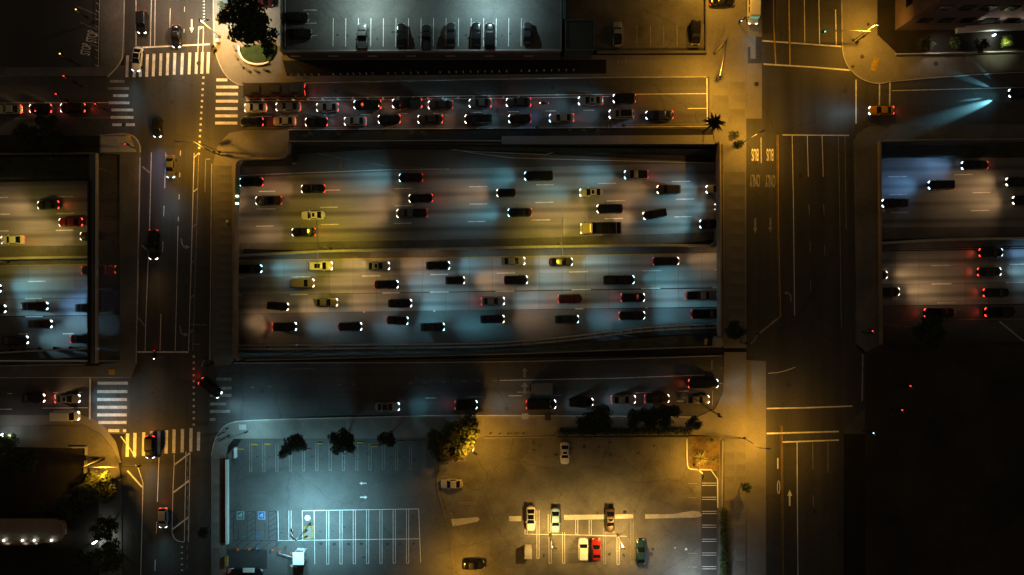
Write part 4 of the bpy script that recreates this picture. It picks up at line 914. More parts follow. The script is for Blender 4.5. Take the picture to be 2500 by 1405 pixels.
car(1698, 80, 62, 'S', 0, 'U', 'k', '', 0, 'black suv parked in the last bay of the dim lot by the right avenue', 0)
car(1763, 3, 58, 'E', 0, 'S', 'k', '', 1, 'black car at the top edge left of the white shuttle van', 0)
for a in [(1379, 1107, 56, 'S', 'S', 'w', 'white sedan with sunroof parked alone at the top of the warm-lit lot', 's'),
          (1103, 1182, 52, 'W', 'S', 's', 'silver sedan parked sideways at the left side of the warm-lit lot', ''),
          (1296, 1267, 62, 'S', 'C', 'w', 'white car with black glass roof, leftmost in the warm-lit lot', 'b'),
          (1356, 1271, 58, 'S', 'S', 'l', 'pale blue sedan parked second in the upper row of the warm-lit lot', ''),
          (1490, 1271, 62, 'S', 'S', 'n', 'brown sedan with sunroof parked beside the right lamp post', 's'),
          (1424, 1341, 57, 'N', 'U', 'w', 'white suv parked directly left of the red car', ''),
          (1456, 1342, 57, 'N', 'S', 'r', 'red sedan parked directly right of the white suv', ''),
          (1564, 1350, 66, 'N', 'S', 'e', 'dark teal sedan parked alone right of the lamp posts', ''),
          (1155, 1380, 56, 'E', 'S', 'k', 'black car parked sideways at the bottom left of the warm-lit lot', ''),
          (1112, 1110, 50, 'E', 'H', 'r', 'red hatchback mostly hidden under the big tree', '')]:
    car(a[0], a[1], a[2], a[3], 0, a[4], a[5], '', 0, a[6], 0, G5, a[7])
car(640, 6, 54, 'E', 0, 'H', 'm', '', 2, 'dark red car with red lamps by the big tree at the top edge', 0)
car(602, 1401, 84, 'E', 0, 'U', 'k', '', 1, 'black suv with a white roof rack parked below the orange cones', 0)
rk = tag(box('roof_board', W(607, 1393, 2.0), (2.3, .9, .22), white_m, bevel=.05), 'white open roof board lying on the black suv at the bottom edge', 'roof board')
# flatbed truck ---------------------------------------------------------------
def place(root, rz): root.rotation_euler = (0, 0, rz)
t = empty('flatbed_truck', W(1467, 558, FZ + 1) - Vector((0, 0, 1)), R(180.9), 'cream-cabbed truck with a dark open bed below the black suv, lit yellow by the lamp', 'truck'); t.location.z = FZ
cr = paint('c')
box('cab', (2.9, 0, 1.35), (2.1, 2.2, 1.9), cr, t, bevel=.16); box('hood', (3.75, 0, .95), (.9, 2.1, .9), cr, t, bevel=.14)
box('windshield', (3.72, 0, 1.75), (.5, 1.9, .55), glass_m, t, bevel=.05)
box('bumper', (4.22, 0, .55), (.14, 2.2, .3), metal_l, t)
for s in (-1, 1):
    box('headlight', (4.16, s * .85, .95), (.2, .35, .25), hl_mat('a'), t); box('tail_light', (-4.15, s * .95, .8), (.06, .3, .2), tl_on, t); box('mirror', (3.5, s * 1.28, 1.7), (.15, .25, .4), metal_d, t)
    box('bed_side', (-1.15, s * 1.17, 1.55), (6, .08, .9), metal_d, t)
    for x in (3.1, -2.2, -3.3):
        n = 14; v = [];
        for y in (.15, -.15):
            for k in range(n): a_ = 2 * math.pi * k / n; v.append((x + .46 * math.cos(a_), s * .98 + y, .46 + .46 * math.sin(a_)))
        obj('wheel', pmesh('wheel', v, [[k, k + n, (k + 1) % n + n, (k + 1) % n] for k in range(n)] + [list(range(n)), list(range(2 * n - 1, n - 1, -1))], tyre_m), None, t)
for i in range(5): box('marker_light', (2.35, -.7 + i * .35, 2.36), (.12, .16, .08), mat('amber_marker', (.5, .2, .02), .4, 0, emit=(1, .5, .06), es=4), t)
box('bed_floor', (-1.15, 0, 1.15), (6, 2.26, .12), bedliner, t)
for x in (-4.12, 1.82): box('bed_end', (x, 0, 1.55), (.08, 2.3, .9), metal_d, t)
for x in (-3.1, -1.5, .2): box('bed_rib', (x, 0, 1.98), (.08, 2.3, .05), metal_l if x < -3 else metal_d, t)
beam('a', (4.3, 0, .9), BEAM * .5, t)
# bus --------------------------------------------------------------------------
b = empty('city_bus', W(667, 217, 3) - Vector((0, 0, 3)), R(180.6), 'long orange city bus with dark roof at the bus stop above the upper queue', 'bus'); b.location.z = 0
orange = paint('o')
box('body', (0, 0, 1.5), (12.2, 2.55, 2.5), orange, b, bevel=.12)
roof_m = mat('bus_roof', (.09, .075, .06), .6, .2, .8)
box('roof', (0, 0, 2.86), (12.0, 2.42, .24), roof_m, b, bevel=.08)
for x in (-4.2, -.4, 3.6): box('roof_unit', (x, 0, 3.08), (1.9, 1.5, .24), mat('roof_unit_paint', (.12, .10, .085), .6, .2, 1), b, bevel=.06)
for s in (-1, 1):
    for i in range(7): box('window', (-4.9 + i * 1.6, s * 1.285, 1.95), (1.35, .03, .8), glass_m, b)
    for i in range(5): box('tail_light', (-6.12, s * (.35 + i * .18), 2.6 - i * .1), (.06, .13, .1), tl_brake, b)
    for x in (4.0, -3.4):
        n = 14; v = []
        for y in (.14, -.14):
            for k in range(n): a_ = 2 * math.pi * k / n; v.append((x + .48 * math.cos(a_), s * 1.16 + y, .48 + .48 * math.sin(a_)))
        obj('wheel', pmesh('wheel', v, [[k, k + n, (k + 1) % n + n, (k + 1) % n] for k in range(n)] + [list(range(n)), list(range(2 * n - 1, n - 1, -1))], tyre_m), None, b)
    box('headlight', (6.1, s * .95, .75), (.08, .3, .2), hl_mat('a'), b); box('mirror', (6.25, s * 1.4, 2.3), (.2, .2, .4), metal_d, b)
box('windshield', (6.11, 0, 1.9), (.04, 2.2, 1.2), glass_m, b); box('rear_window', (-6.11, 0, 2.1), (.04, 1.8, .6), glass_m, b)
box('engine_cover', (-6.13, 0, 1.2), (.06, 1.9, .9), metal_d, b)
lamp('tail_glow', (-6.3, 0, 1.6), 90, (1, .12, .04), b, R(140), .9, (-.8, 0, -.6), .3); beam('a', (6.3, 0, .8), BEAM * .4, b)
# shuttle van at top right
b = empty('shuttle_van', W(1846, 10, 2.6) - Vector((0, 0, 2.6)), R(-91), 'white shuttle van with a green-lit windscreen on the right avenue at the top edge', 'van'); b.location.z = 0
wp = paint('w')
box('body', (-.4, 0, 1.4), (5.6, 2.1, 2.1), wp, b, bevel=.12); box('roof', (-.5, 0, 2.53), (5.3, 1.95, .16), wp, b, bevel=.05); box('hood', (2.75, 0, .9), (1.1, 1.95, .9), wp, b, bevel=.14)
box('windshield', (2.43, 0, 1.95), (.24, 1.8, .7), mat('glowing_green_glass', (.05, .3, .22), .15, 0, emit=(.2, .8, .6), es=.35), b, bevel=.04)  # green glow put into the windscreen glass, which is no lamp
for s in (-1, 1):
    for i in range(3): box('side_window', (-2.2 + i * 1.5, s * 1.06, 1.85), (1.2, .03, .6), glass_m, b)
    box('headlight', (3.3, s * .7, .95), (.14, .35, .2), hl_mat('n'), b); box('tail_light', (-3.22, s * .9, 1.1), (.06, .15, .4), tl_on, b); box('mirror', (2.3, s * 1.25, 1.7), (.15, .25, .3), metal_d, b)
    for x in (2.3, -2.2):
        n = 14; v = []
        for y in (.12, -.12):
            for k in range(n): a_ = 2 * math.pi * k / n; v.append((x + .38 * math.cos(a_), s * .95 + y, .38 + .38 * math.sin(a_)))
        obj('wheel', pmesh('wheel', v, [[k, k + n, (k + 1) % n + n, (k + 1) % n] for k in range(n)] + [list(range(n)), list(range(2 * n - 1, n - 1, -1))], tyre_m), None, b)
beam('n', (3.4, 0, .9), BEAM * .4, b)
# box trailer standing on the south frontage road
b = empty('box_trailer', W(1322, 950, 2.2) - Vector((0, 0, 2.2)), R(181), 'blue-grey box truck with flat roof standing above the long black van', 'truck'); b.location.z = 0
box('box_body', (-.4, 0, 1.45), (3.7, 2.3, 1.9), mat('blue_grey_panel', (.16, .19, .25), .6, .12, 1), b, bevel=.06); box('cab', (1.75, 0, 1.0), (1.0, 1.9, 1.4), mat('cab_grey', (.18, .2, .2), .4, .1, 1), b, bevel=.2)
box('windshield', (2.06, 0, 1.35), (.45, 1.6, .5), glass_m, b, bevel=.05)
for s in (-1, 1):
    box('headlight', (2.22, s * .7, .7), (.08, .25, .16), hl_off, b)
    for x in (1.6, -1.5): box('wheel', (x, s * .95, .35), (.7, .24, .7), tyre_m, b, bevel=.12)
# motorcycles with riders -------------------------------------------------------
def skin_body(name, verts, edges, radii, m, parent):
    me = bpy.data.meshes.new(name); me.from_pydata(verts, edges, []); me.update()
    o = bpy.data.objects.new(name, me); col.objects.link(o)
    md = o.modifiers.new('s', 'SKIN'); me.skin_vertices.new() if not me.skin_vertices else None
    for i, r_ in enumerate(radii): me.skin_vertices[0].data[i].radius = (r_, r_); me.skin_vertices[0].data[i].use_root = i == 0
    sd = o.modifiers.new('d', 'SUBSURF'); sd.levels = 1; sd.render_levels = 1
    dg = bpy.context.evaluated_depsgraph_get(); dg.update(); m2 = bpy.data.meshes.new_from_object(o.evaluated_get(dg)); bpy.data.objects.remove(o)
    m2.materials.clear(); m2.materials.append(m); m2.name = name
    for p in m2.polygons: p.use_smooth = True
    return obj(name, m2, None, parent)
def motorcycle(px, py, rz, label, plabel, tl, hk, beam):
    b = empty('motorcycle', W(px, py, .8) - Vector((0, 0, .8)), R(rz), label, 'motorcycle'); b.location.z = 0
    for x in (.72, -.7):
        v, f = [], []; n = 20
        for k in range(n):
            a_ = 2 * math.pi * k / n
            for j in range(6):
                c_ = 2 * math.pi * j / 6; r_ = .27 + .06 * math.cos(c_); v.append((x + r_ * math.cos(a_), .06 * math.sin(c_), .33 + r_ * math.sin(a_)))
        for k in range(n):
            for j in range(6): f.append([k * 6 + j, ((k + 1) % n) * 6 + j, ((k + 1) % n) * 6 + (j + 1) % 6, k * 6 + (j + 1) % 6])
        obj('wheel', pmesh('wheel', v, f, tyre_m), None, b)
    box('fuel_tank', (.2, 0, .85), (.55, .36, .28), paint('k'), b, bevel=.09); box('seat', (-.3, 0, .82), (.6, .3, .12), tyre_m, b, bevel=.04); box('engine', (.05, 0, .5), (.5, .34, .4), metal_d, b, bevel=.04)
    box('rear_fender', (-.72, 0, .78), (.45, .18, .08), paint('k'), b, bevel=.02)
    tube('handlebar', [(.45, .4, 1.0), (.56, .15, 1.04), (.56, -.15, 1.04), (.45, -.4, 1.0)], .02, metal_l, b); tube('fork', [(.52, .1, 1.0), (.75, .1, .33)], .03, metal_l, b, 6); tube('fork', [(.52, -.1, 1.0), (.75, -.1, .33)], .03, metal_l, b, 6)
    box('headlight', (.72, 0, .88), (.14, .2, .18), hl_mat(hk), b, bevel=.04); box('tail_light', (-.96, 0, .78), (.1, .22, .12), tl, b, bevel=.02)
    for s in (1, -1): box('mirror', (.45, s * .36, 1.14), (.03, .14, .09), metal_d, b)
    globals()['beam'](hk, (.82, 0, .85), BEAM * beam / 60, b)
    lamp('tail_glow', (-1.1, 0, .8), 10, (1, .08, .04), b, R(110), .9, (-.9, 0, -.4), .1)
    p = empty('person', b.location, R(rz), plabel, 'person')
    cl = mat('dark_jacket', (.03, .03, .035), .8, .2, 4)
    V = [(-.3, 0, .95), (-.22, 0, 1.15), (-.1, 0, 1.38), (-.04, 0, 1.46), (-.06, .17, 1.38), (.12, .3, 1.18), (.36, .34, 1.06), (-.06, -.17, 1.38), (.12, -.3, 1.18), (.36, -.34, 1.06),
         (-.22, .12, .92), (.18, .22, .84), (-.02, .2, .42), (.12, .2, .36), (-.22, -.12, .92), (.18, -.22, .84), (-.02, -.2, .42), (.12, -.2, .36)]
    E = [(0, 1), (1, 2), (2, 3), (2, 4), (4, 5), (5, 6), (2, 7), (7, 8), (8, 9), (0, 10), (10, 11), (11, 12), (12, 13), (0, 14), (14, 15), (15, 16), (16, 17)]
    rr_ = [.16, .17, .17, .07, .08, .055, .045, .08, .055, .045, .1, .085, .06, .05, .1, .085, .06, .05]
    skin_body('body', V, E, rr_, cl, p)
    lathe('helmet', [(.02, -.14), (.10, -.12), (.14, -.04), (.145, .03), (.12, .1), (.06, .145), (.01, .15)], paint('k'), p, 14, (.0, 0, 1.6)); box('visor', (.12, 0, 1.6), (.06, .18, .1), glass_m, p, bevel=.02)
    return b
motorcycle(1327, 252, 180, 'motorcycle between the lanes of the north frontage queue with a red tail light', 'rider in dark clothes and helmet on the motorcycle in the queue', tl_brake, 'a', 20)
motorcycle(376, 868, -90, 'motorcycle stopped at the stop line at the lower end of the left bridge', 'rider in dark clothes and helmet on the motorcycle at the stop line', tl_on, 'a', 12)
# ------------------------------------------------------------ raised parking deck and lots at the top
pd = empty('parking_deck', (0, 0, 0), 0, 'raised parking deck with a row of dark cars and pale stall lines at the top', 'parking deck')
prism('deck', [(687, -900), (1370, -900), (1370, 122), (687, 122)], -.05, DZ, lot_asphalt, pd)
strip('parapet', [(686, -900), (686, 124), (1371, 122)], .3, DZ + .7, wall_mat, pd, z0=DZ - .3)
strip('parapet', [(1370, 122), (1370, -900)], .3, DZ + .7, conc_dark, pd, z0=DZ - .3)
strip('inner_rail', [(696, -900), (696, 112)], .12, DZ + .5, metal_l, pd, z0=DZ + .3)
facade = [(722, 141), (815, 141), (910, 141), (1005, 141), (1100, 141), (1195, 141), (1290, 141)]
for x, y in facade:
    p = W(x, y, 1.2); q = W(686, 123, DZ)
    box('wall_vent', (p.x, q.y - .02, 1.6), (1.9, .12, .5), metal_l, pd)
dz = DZ + .02
for i in range(16):
    x = 813 + i * 30.6
    if x < 1345: strip('stall_line', [(x + .8, 45), (x, 114)], .11, dz, paint_w, pd)
for y in (25, 57, 87): strip('stall_line', [(740, y), (773, y)], .11, dz, paint_w, pd)
el = prism('side_lot', [(1378, -900), (1722, -900), (1722, 124), (1378, 124)], -.05, .02, lot_worn, kind='structure')
for i in range(10): x = 1490 + i * 32.6; strip('stall_line', [(x, 62), (x + .5, 114)], .11, .035, paint_f, el)
tag(strip('lot_wall', [(1458, 126), (1724, 125), (1724, -300)], .3, .9, conc_dark, z0=-.05), 'low dark wall around the dim lot at the top', 'wall')
stb = empty('stair_block', (0, 0, 0), 0, 'dark flat-roofed stair block between the raised lot and the dim lot', 'building')
prism('wall', [(1380, 48), (1450, 48), (1450, 122), (1380, 122)], -.05, DZ + 1.2, mat('dark_stucco', (.06, .075, .075), .8, .2, .4), stb)
strip('roof_edge', [(1381, 49), (1450, 49), (1450, 121), (1381, 121)], .22, DZ + 1.5, mat('teal_metal', (.06, .16, .16), .5, .2, 1), stb, z0=DZ + 1.0, close=True)
strip('roof_duct', [(1378, -200), (1378, 46)], .5, DZ + 1.5, MATS['teal_metal'], stb, z0=DZ + .5)
# wall lines and fences at top left
f = empty('lot_fence', W(243, 80), 0, 'long thin fence along the dark lot in the top left corner', 'fence')
def fence(root, pts, h, z0=0, n=10, rails=(.3, 1), wd=.06, m=None):
    for r_ in rails:
        o = strip('rail', pts, wd, z0 + h * r_, m or metal_l, root, z0=z0 + h * r_ - .06)
    for i in range(len(pts) - 1):
        for j in range(n + 1):
            t_ = j / n; p = W(pts[i][0] * (1 - t_) + pts[i + 1][0] * t_, pts[i][1] * (1 - t_) + pts[i + 1][1] * t_, z0) - root.location
            box('post', (p.x, p.y, h / 2), (.09, .09, h), m or metal_l, root)
fence(f, [(244, -100), (240, 163)], 1.2, .13, 14, wd=.1)
# mid-block ground on the north side
prism('dark_planting', [(690, 148), (1480, 146), (1480, 180), (700, 186)], .1, .16, soil, kind='structure')
bol = None
bx = [713, 730, 746, 763, 780, 815, 833, 850, 864, 880, 895, 911, 948, 966, 985, 1004, 1021, 1040, 1075, 1097, 1114, 1131, 1149, 1167, 1184, 1201, 1219, 1237, 1273, 1292, 1310, 1328, 1346, 1364, 1382, 1400]
bm_v = None
for i, x in enumerate(bx):
    y = 188 - (x - 713) * .018
    if bol is None:
        bol = lathe('bollard', [(.11, 0), (.11, .8), (.08, .92), (.01, .95)], mat('light_bollard', (.7, .72, .68), .5, .1, 2), None, 10); me = bol.data; o = bol
    else: o = bpy.data.objects.new('bollard', me); col.objects.link(o)
    o.location = W(x, y - 3, .13); k_ = min(i, 35 - i); tag(o, ('small pale bollard, %s from the %s end of the row along the north frontage road' % (ORD[k_], 'left' if i < 18 else 'right')), 'bollard', 'bollards along the north frontage road')
# bus lane delineators
dl = None
for i in range(19):
    x = 606 + i * 36.6; y = 245.5 - (x - 600) * .0085
    v, ff = boxv((0, 0, .45), (.12, .12, .9)); v2, f2 = boxv((0, 0, .04), (.55, .2, .08)); v3, f3 = boxv((.15, .1, .82), (.45, .08, .1), .6)
    if dl is None: dl = pmesh('lane_delineator', *merge([(v, ff), (v2, f2), (v3, f3)]), white_m)
    o = bpy.data.objects.new('lane_delineator', dl); col.objects.link(o); o.location = W(x, y, 0)
    k_ = min(i, 18 - i); tag(o, ('small white lane post above the upper queue, %s from the %s end' % (ORD[k_], 'left' if i < 10 else 'right')), 'lane post', 'white posts between the bus lane and the queue')
for i, (x, y) in enumerate(((1196, 1059), (1219, 1059), (1239, 1059), (1258, 1058.5), (1277, 1058))):
    o = lathe('bollard', [(.13, 0), (.13, .9), (.02, .95)], mat('brown_bollard', (.12, .05, .04), .6, .1, 2), None, 10); o.location = W(x, y, .13)
    tag(o, ORD[i] + ' from the left of five short dark bollards above the warm-lit lot', 'bollard', 'five bollards above the warm-lit lot')
# ------------------------------------------------------------ cool-lit lot (bottom left)
cl = prism('cool_lit_lot', [(554, 1122), (566, 1110), (590, 1073), (1080, 1069), (1066, 1140), (1072, 1212), (1096, 1292), (1113, 1420), (1113, 2200), (554, 2200)], -.05, .02, lot_asphalt, kind='structure')
lz = .035
def cline(x0, y0, x1, y1, wd=.11, m=paint_w, p=cl, n='stall_line', z=lz): return strip(n, [(x0, y0), (x1, y1)], wd, z, m, p)
def hairpin(x, ya, yb, gap=5.6, m=paint_w, p=cl, wd=.085, top=False):
    g = gap / 2; pts = [(x - g, ya), (x - g, yb), (x + g, yb), (x + g, ya)]
    # built as three straight ribbons so the corners stay crisp
    z = lz + .003
    V, F = [], []
    segs = [((x - g, ya), (x - g, yb)), ((x + g, ya), (x + g, yb))]
    for s, e in segs:
        L_, R_ = offset_line([W(*s, z), W(*e, z)], wd); o_ = len(V); V += L_ + R_; F.append([o_, o_ + 2, o_ + 3, o_ + 1])
    L_, R_ = offset_line([W(x - g - .4, yb, z), W(x + g + .4, yb, z)], wd); L_ = [q + Vector((0, -.06, .002)) for q in L_]; R_ = [q + Vector((0, -.06, .002)) for q in R_]
    o_ = len(V); V += L_ + R_; F.append([o_, o_ + 2, o_ + 3, o_ + 1])
    return obj('stall_line', pmesh('stall_line', V, F, m), None, p)
for i, x in enumerate((612, 644, 676, 709, 741, 773.5, 806, 838.5, 871, 903.5, 936, 968, 1002, 1035)): hairpin(x, 1083, 1151 - i * .4, m=paint_f)
cline(738, 1247.5, 1021, 1243); cline(678, 1320.5, 1024, 1316)
for i, x in enumerate((800, 832.5, 865, 897.5, 930, 962.5, 995)): hairpin(x, 1247 - i * .5, 1377 - i * .4)
hairpin(708, 1247, 1318); cline(738, 1247, 739, 1320); cline(767, 1247, 768.5, 1378); cline(1022, 1243, 1027, 1374); cline(678.5, 1248, 680, 1320)
# hatched bays
for x0, x1 in ((603, 623), (655.5, 675.5)):
    for a_ in ((x0, 1249, x1, 1249), (x0, 1249, x0, 1320), (x1, 1249, x1, 1320)): cline(*a_, .1, paint_blue)
    for k in range(5): cline(x0 + .5, 1262 + k * 13, x1 - .5, 1250 + k * 13, .1, paint_blue, z=lz + .003)
cline(557, 1249, 575, 1249, .08, paint_blue); cline(570, 1320.5, 676, 1320.5, .1, paint_blue); cline(570, 1250, 570, 1320, .09, paint_blue); cline(581, 1282, 582, 1320, .09, paint_blue)
for k in range(4): cline(557, 1302 - k * 17 + 8, 575, 1285 - k * 17 + 8, .08, paint_blue, z=lz + .003)
for k in range(5): cline(566 + k * 24, 1342, 590 + k * 24, 1322, .1, paint_blue, z=lz + .003)
for x in (613, 617, 645, 648): cline(x, 1275, x + .5, 1316, .05, paint_blue)
cline(588, 1311, 602, 1311, .22, paint_sg); cline(624, 1309, 636, 1311, .3, paint_sb)
cline(676, 1320, 676, 1345, .1, paint_blue)
for px_, m_ in ((587, paint_sg), (638.5, paint_sb)):
    prism('accessible_symbol', [(px_ - 8, 1250.5), (px_ + 8, 1250.5), (px_ + 8, 1267.5), (px_ - 8, 1267.5)], lz, lz + .004, m_, cl)
    for a_ in ((px_ - 8.4, 1250, px_ + 8.4, 1250), (px_ - 8.4, 1268, px_ + 8.4, 1268), (px_ - 8.2, 1250, px_ - 8.2, 1268), (px_ + 8.2, 1250, px_ + 8.2, 1268)): cline(*a_, .06, paint_w, n='symbol_border', z=lz + .008)
    ring('wheelchair_wheel', px_ + .3, 1259.8, .3, .3, .075, lz + .008, paint_w, cl, 16, -150, 150)
    disc('wheelchair_head', px_ + 2.6, 1254.5, .09, lz + .008, paint_w, cl, 8)
    cline(px_ + 1.8, 1255.6, px_ - .2, 1258.6, .08, paint_w, n='wheelchair_body', z=lz + .011); cline(px_ - .2, 1258.6, px_ - 3.4, 1258.2, .08, paint_w, n='wheelchair_leg', z=lz + .010); cline(px_ - 3.2, 1258.2, px_ - 4.4, 1262, .08, paint_w, n='wheelchair_leg', z=lz + .012)
prism('sealed_patch', [(552, 1342), (652, 1342), (652, 1390), (552, 1390)], 0, lz - .004, lot_seal, kind='structure')
disc('paint_spot', 750.5, 1265, .58, lz, paint_w, cl)
arrow(886, 1180.5, 1.5, .75, R(180), cl, paint_w, lz); arrow(888, 1214.5, 1.5, .75, 0, cl, paint_w, lz); arrow(716, 1383, 1.5, .7, R(165), cl, paint_w, lz)
stain = mat('oil_stain', (.03, .03, .03), .6, .4, 3)
for x, y, r_ in ((784, 1328, .4), (816, 1329, .45), (851, 1329, .4), (882, 1328, .4), (946, 1329, .42), (976, 1329, .35), (1010, 1328, .3), (781, 1298, .22), (812, 1297, .2), (840, 1288, .22), (977, 1301, .22), (1008, 1260, .25), (686, 1301, .2), (888, 1361, .3)): disc('oil_stain', x, y, r_, lz - .006, stain, cl, 11, .7)
ws = [(588, 1097, 'yellow'), (621, 1086, 'yellow'), (653, 1085, 'yellow'), (752, 1098.5, 'pale'), (781, 1083, 'yellow'), (880, 1081, 'yellow'), (913, 1090, 'yellow'), (978, 1078.5, 'grey'), (1010, 1078, 'grey')]
wl = ['yellow wheel stop nearest the ramp in the left corner of the cool-lit lot', 'yellow wheel stop, left of the adjacent pair at the top left of the cool-lit lot', 'yellow wheel stop, right of the adjacent pair at the top left of the cool-lit lot', 'faded wheel stop pulled forward between the two trees over the cool-lit lot', 'yellow wheel stop just left of the middle tree', 'yellow wheel stop just right of the middle tree', 'yellow wheel stop pulled forward right of the middle tree', 'grey wheel stop, left of two at the dim right end of the cool-lit lot', 'grey wheel stop, rightmost of the cool-lit lot']
for (x, y, c_), l_ in zip(ws, wl): tag(box('wheel_stop', W(x, y, .1), (1.35, .2, .13), paint_y if c_ == 'yellow' else conc, rz=R(-2 if x < 700 else 0), bevel=.03), l_, 'wheel stop', 'wheel stops of the cool-lit lot')
wall('lot_wall', [(552.5, 1124), (553, 1330)], .8, .45, 'pale straight wall on the left side of the cool-lit lot', m=white_m)
wall('lot_kerb', [(1066, 1140), (1067, 1180), (1072, 1212), (1084, 1250), (1097, 1295), (1113, 1420), (1113, 1900)], .25, .28, 'curved kerb dividing the cool-lit lot from the warm-lit lot', 'kerb', conc_dark, smooth=1)
prism('loading_ramp', [(555, 1111), (571, 1092), (577, 1095), (577, 1120), (556, 1120)], -.02, .35, conc_dark, kind='structure')
tag(box('ramp_rail', W(575, 1106, .6), (.3, 2.0, 1.0), white_m), 'short white rail beside the ramp in the left corner of the cool-lit lot', 'rail')
# ticket booth, gate, cones
bo = empty('ticket_booth', W(738, 1352), 0, 'small white square booth with a flat roof in the cool-lit lot', 'booth')
box('wall', (0, 0, 1.25), (1.9, 2.1, 2.5), mat('booth_wall', (.5, .5, .48), .6, .1, 1), bo); box('roof', (0, 0, 2.6), (2.25, 2.55, .2), white_m, bo, bevel=.04)
for s in (-1, 1): box('window', (s * .96, 0, 1.6), (.03, 1.4, .8), glass_m, bo)
box('window', (0, 1.06, 1.6), (1.3, .03, .8), glass_m, bo); box('counter', (0, 1.3, 1.1), (1.4, .4, .06), metal_l, bo)
gt = empty('barrier_gate', W(711, 1352), 0, 'thin white barrier arm reaching left from the ticket booth', 'gate'); 
tube('arm', [(2.1, -.9, .95), (-2.3, .5, .95)], .06, white_m, gt); box('gate_post', (2.2, -.95, .5), (.35, .35, 1), metal_l, gt)
cone_o = mat('cone_orange', (.75, .13, .03), .6, .05, 2)
for (x, y), l_ in zip(((581, 1342), (609, 1340.5), (665, 1343), (683.5, 1346), (711, 1352)), ('leftmost orange cone above the dark sealed patch', 'second orange cone from the left above the dark sealed patch', 'orange cone at the upper right corner of the dark sealed patch', 'orange cone next to the end of the barrier arm', 'orange cone under the barrier arm near the booth')):
    c_ = empty('traffic_cone', W(x, y, .02), 0, l_, 'cone', 'orange cones by the ticket booth')
    lathe('cone', [(.17, .05), (.03, .85), (.01, .86)], cone_o, c_, 12); box('base', (0, 0, .03), (.42, .42, .05), cone_o, c_); lathe('collar', [(.115, .36), (.085, .52)], white_m, c_, 12)
tag(lathe('bollard', [(.12, 0), (.12, .9), (.02, .95)], mat('blue_bollard', (.05, .2, .55), .5, .1, 2), None, 10, W(629, 1337, 0)), 'light blue bollard between the orange cones', 'bollard')
for x, y, l_ in ((636, 1342, 'thin dark post between the blue bollard and the cones'), (700, 1335, 'thin dark post left of the booth above the barrier arm'), (697, 1356, 'thin dark post left of the booth below the barrier arm')):
    tag(lathe('post', [(.06, 0), (.06, 1.0), (.01, 1.02)], metal_d, None, 8, W(x, y, 0)), l_, 'post')
isl = prism('lamp_island', [(743, 1285), (765, 1285), (765, 1315), (743, 1315)], 0, .16, conc, kind='structure')
for a_ in (((743, 1286), (765, 1286)), ((743, 1314), (765, 1314)), ((744, 1288), (744, 1312)), ((764, 1288), (764, 1312))): strip('island_edge', list(a_), .22, .2, paint_yf, isl, z0=.0)
gp = empty('gate_sign', W(569, 1388), 0, 'thin pole with a pale bent arm beside the parked suv at the bottom', 'sign post')
tube('pole', [(0, 0, 0), (0, 0, 2.6)], .05, metal_l, gp); tube('arm', [(0, 0, 2.6), (.25, .9, 2.7), (1.2, 1.1, 2.7)], .09, white_m, gp)
tag(box('planter_box', W(553, 1371, .4), (.55, 2.1, .8), mat('ochre_planter', (.35, .22, .06), .7, .1, 1), bevel=.04), 'narrow ochre box at the left edge of the dark sealed patch', 'box')
# ------------------------------------------------------------ warm-lit lot
wlot = prism('warm_lit_lot', [(1080, 1070), (1178, 1068), (1690, 1068), (1755, 1150), (1756, 2200), (1113, 2200), (1113, 1420), (1097, 1295), (1072, 1212), (1067, 1180), (1066, 1140)], -.05, .025, lot_worn, kind='structure')
lz = .04
prism('stall_strip', [(1712, 1150), (1750, 1150), (1751, 1420), (1712, 1420)], 0, .032, asphalt, kind='structure')
for pts in ([(1243, 1261), (1273, 1261), (1273, 1273), (1243, 1273)], [(1377, 1258), (1546, 1256), (1546, 1266), (1480, 1268), (1377, 1270)], [(1575, 1256), (1640, 1256), (1690, 1248), (1708, 1250), (1714, 1260), (1700, 1264), (1575, 1267)], [(1101, 1268), (1166, 1263), (1171, 1268), (1166, 1274), (1106, 1286)]):
    prism('concrete_patch', pts, 0, .06, kerb_m, wlot)
for a_ in ((1282, 1304.5, 1430, 1307), (1430, 1307, 1530, 1310)): cline(*a_, .1, paint_w, wlot, z=.045)
for x, ya, yb, m_ in ((1313.5, 1246, 1363, paint_w), (1343, 1312, 1375, paint_w), (1376, 1300, 1375, paint_w), (1408, 1268, 1304, paint_w), (1441, 1270, 1306, paint_w), (1476, 1290, 1376, paint_f), (1509, 1312, 1378, paint_w), (1543, 1252, 1378, paint_f), (1341, 1256, 1300, paint_w), (1284.5, 1285, 1304, paint_w)):
    hairpin(x, ya, yb, 5.4, m_, wlot)
for x in (1296, 1330, 1365, 1400, 1434, 1470, 1507, 1542, 1575, 1608, 1642): hairpin(x, 1074, 1110, 5, mat('worn_paint', (.16, .155, .14), .8, .35, 1.5, fine=.4), wlot)
for i, y in enumerate((1180, 1214.5, 1249, 1282.5, 1317, 1350.5, 1384)):
    cline(1714, y, 1749, y, .1, paint_w, wlot, z=.045); cline(1714, y + 5.5, 1749, y + 5.5, .1, paint_w, wlot, z=.045)
    if i in (0, 1, 5, 6): cline(1680, y + 1, 1702, y + 1, .1, paint_f, wlot, z=.045)
for a_ in ((1116, 1122, 1138, 1122), (1116, 1126, 1138, 1126), (1117, 1227, 1163, 1227), (1117, 1231, 1163, 1231)): cline(*a_, .09, paint_f, wlot, z=.045)
wall('lot_kerb', [(1677, 1072), (1678, 1135), (1681, 1143), (1688, 1147), (1752, 1148), (1753, 1240)], .25, .18, 'pale kerb around the planted corner of the warm-lit lot', 'kerb', white_m, smooth=1)
wall('boundary_wall', [(1765, 1076), (1764, 1240)], .6, .16, 'thin pale wall between the planted corner and the avenue pavement', m=wall_mat)
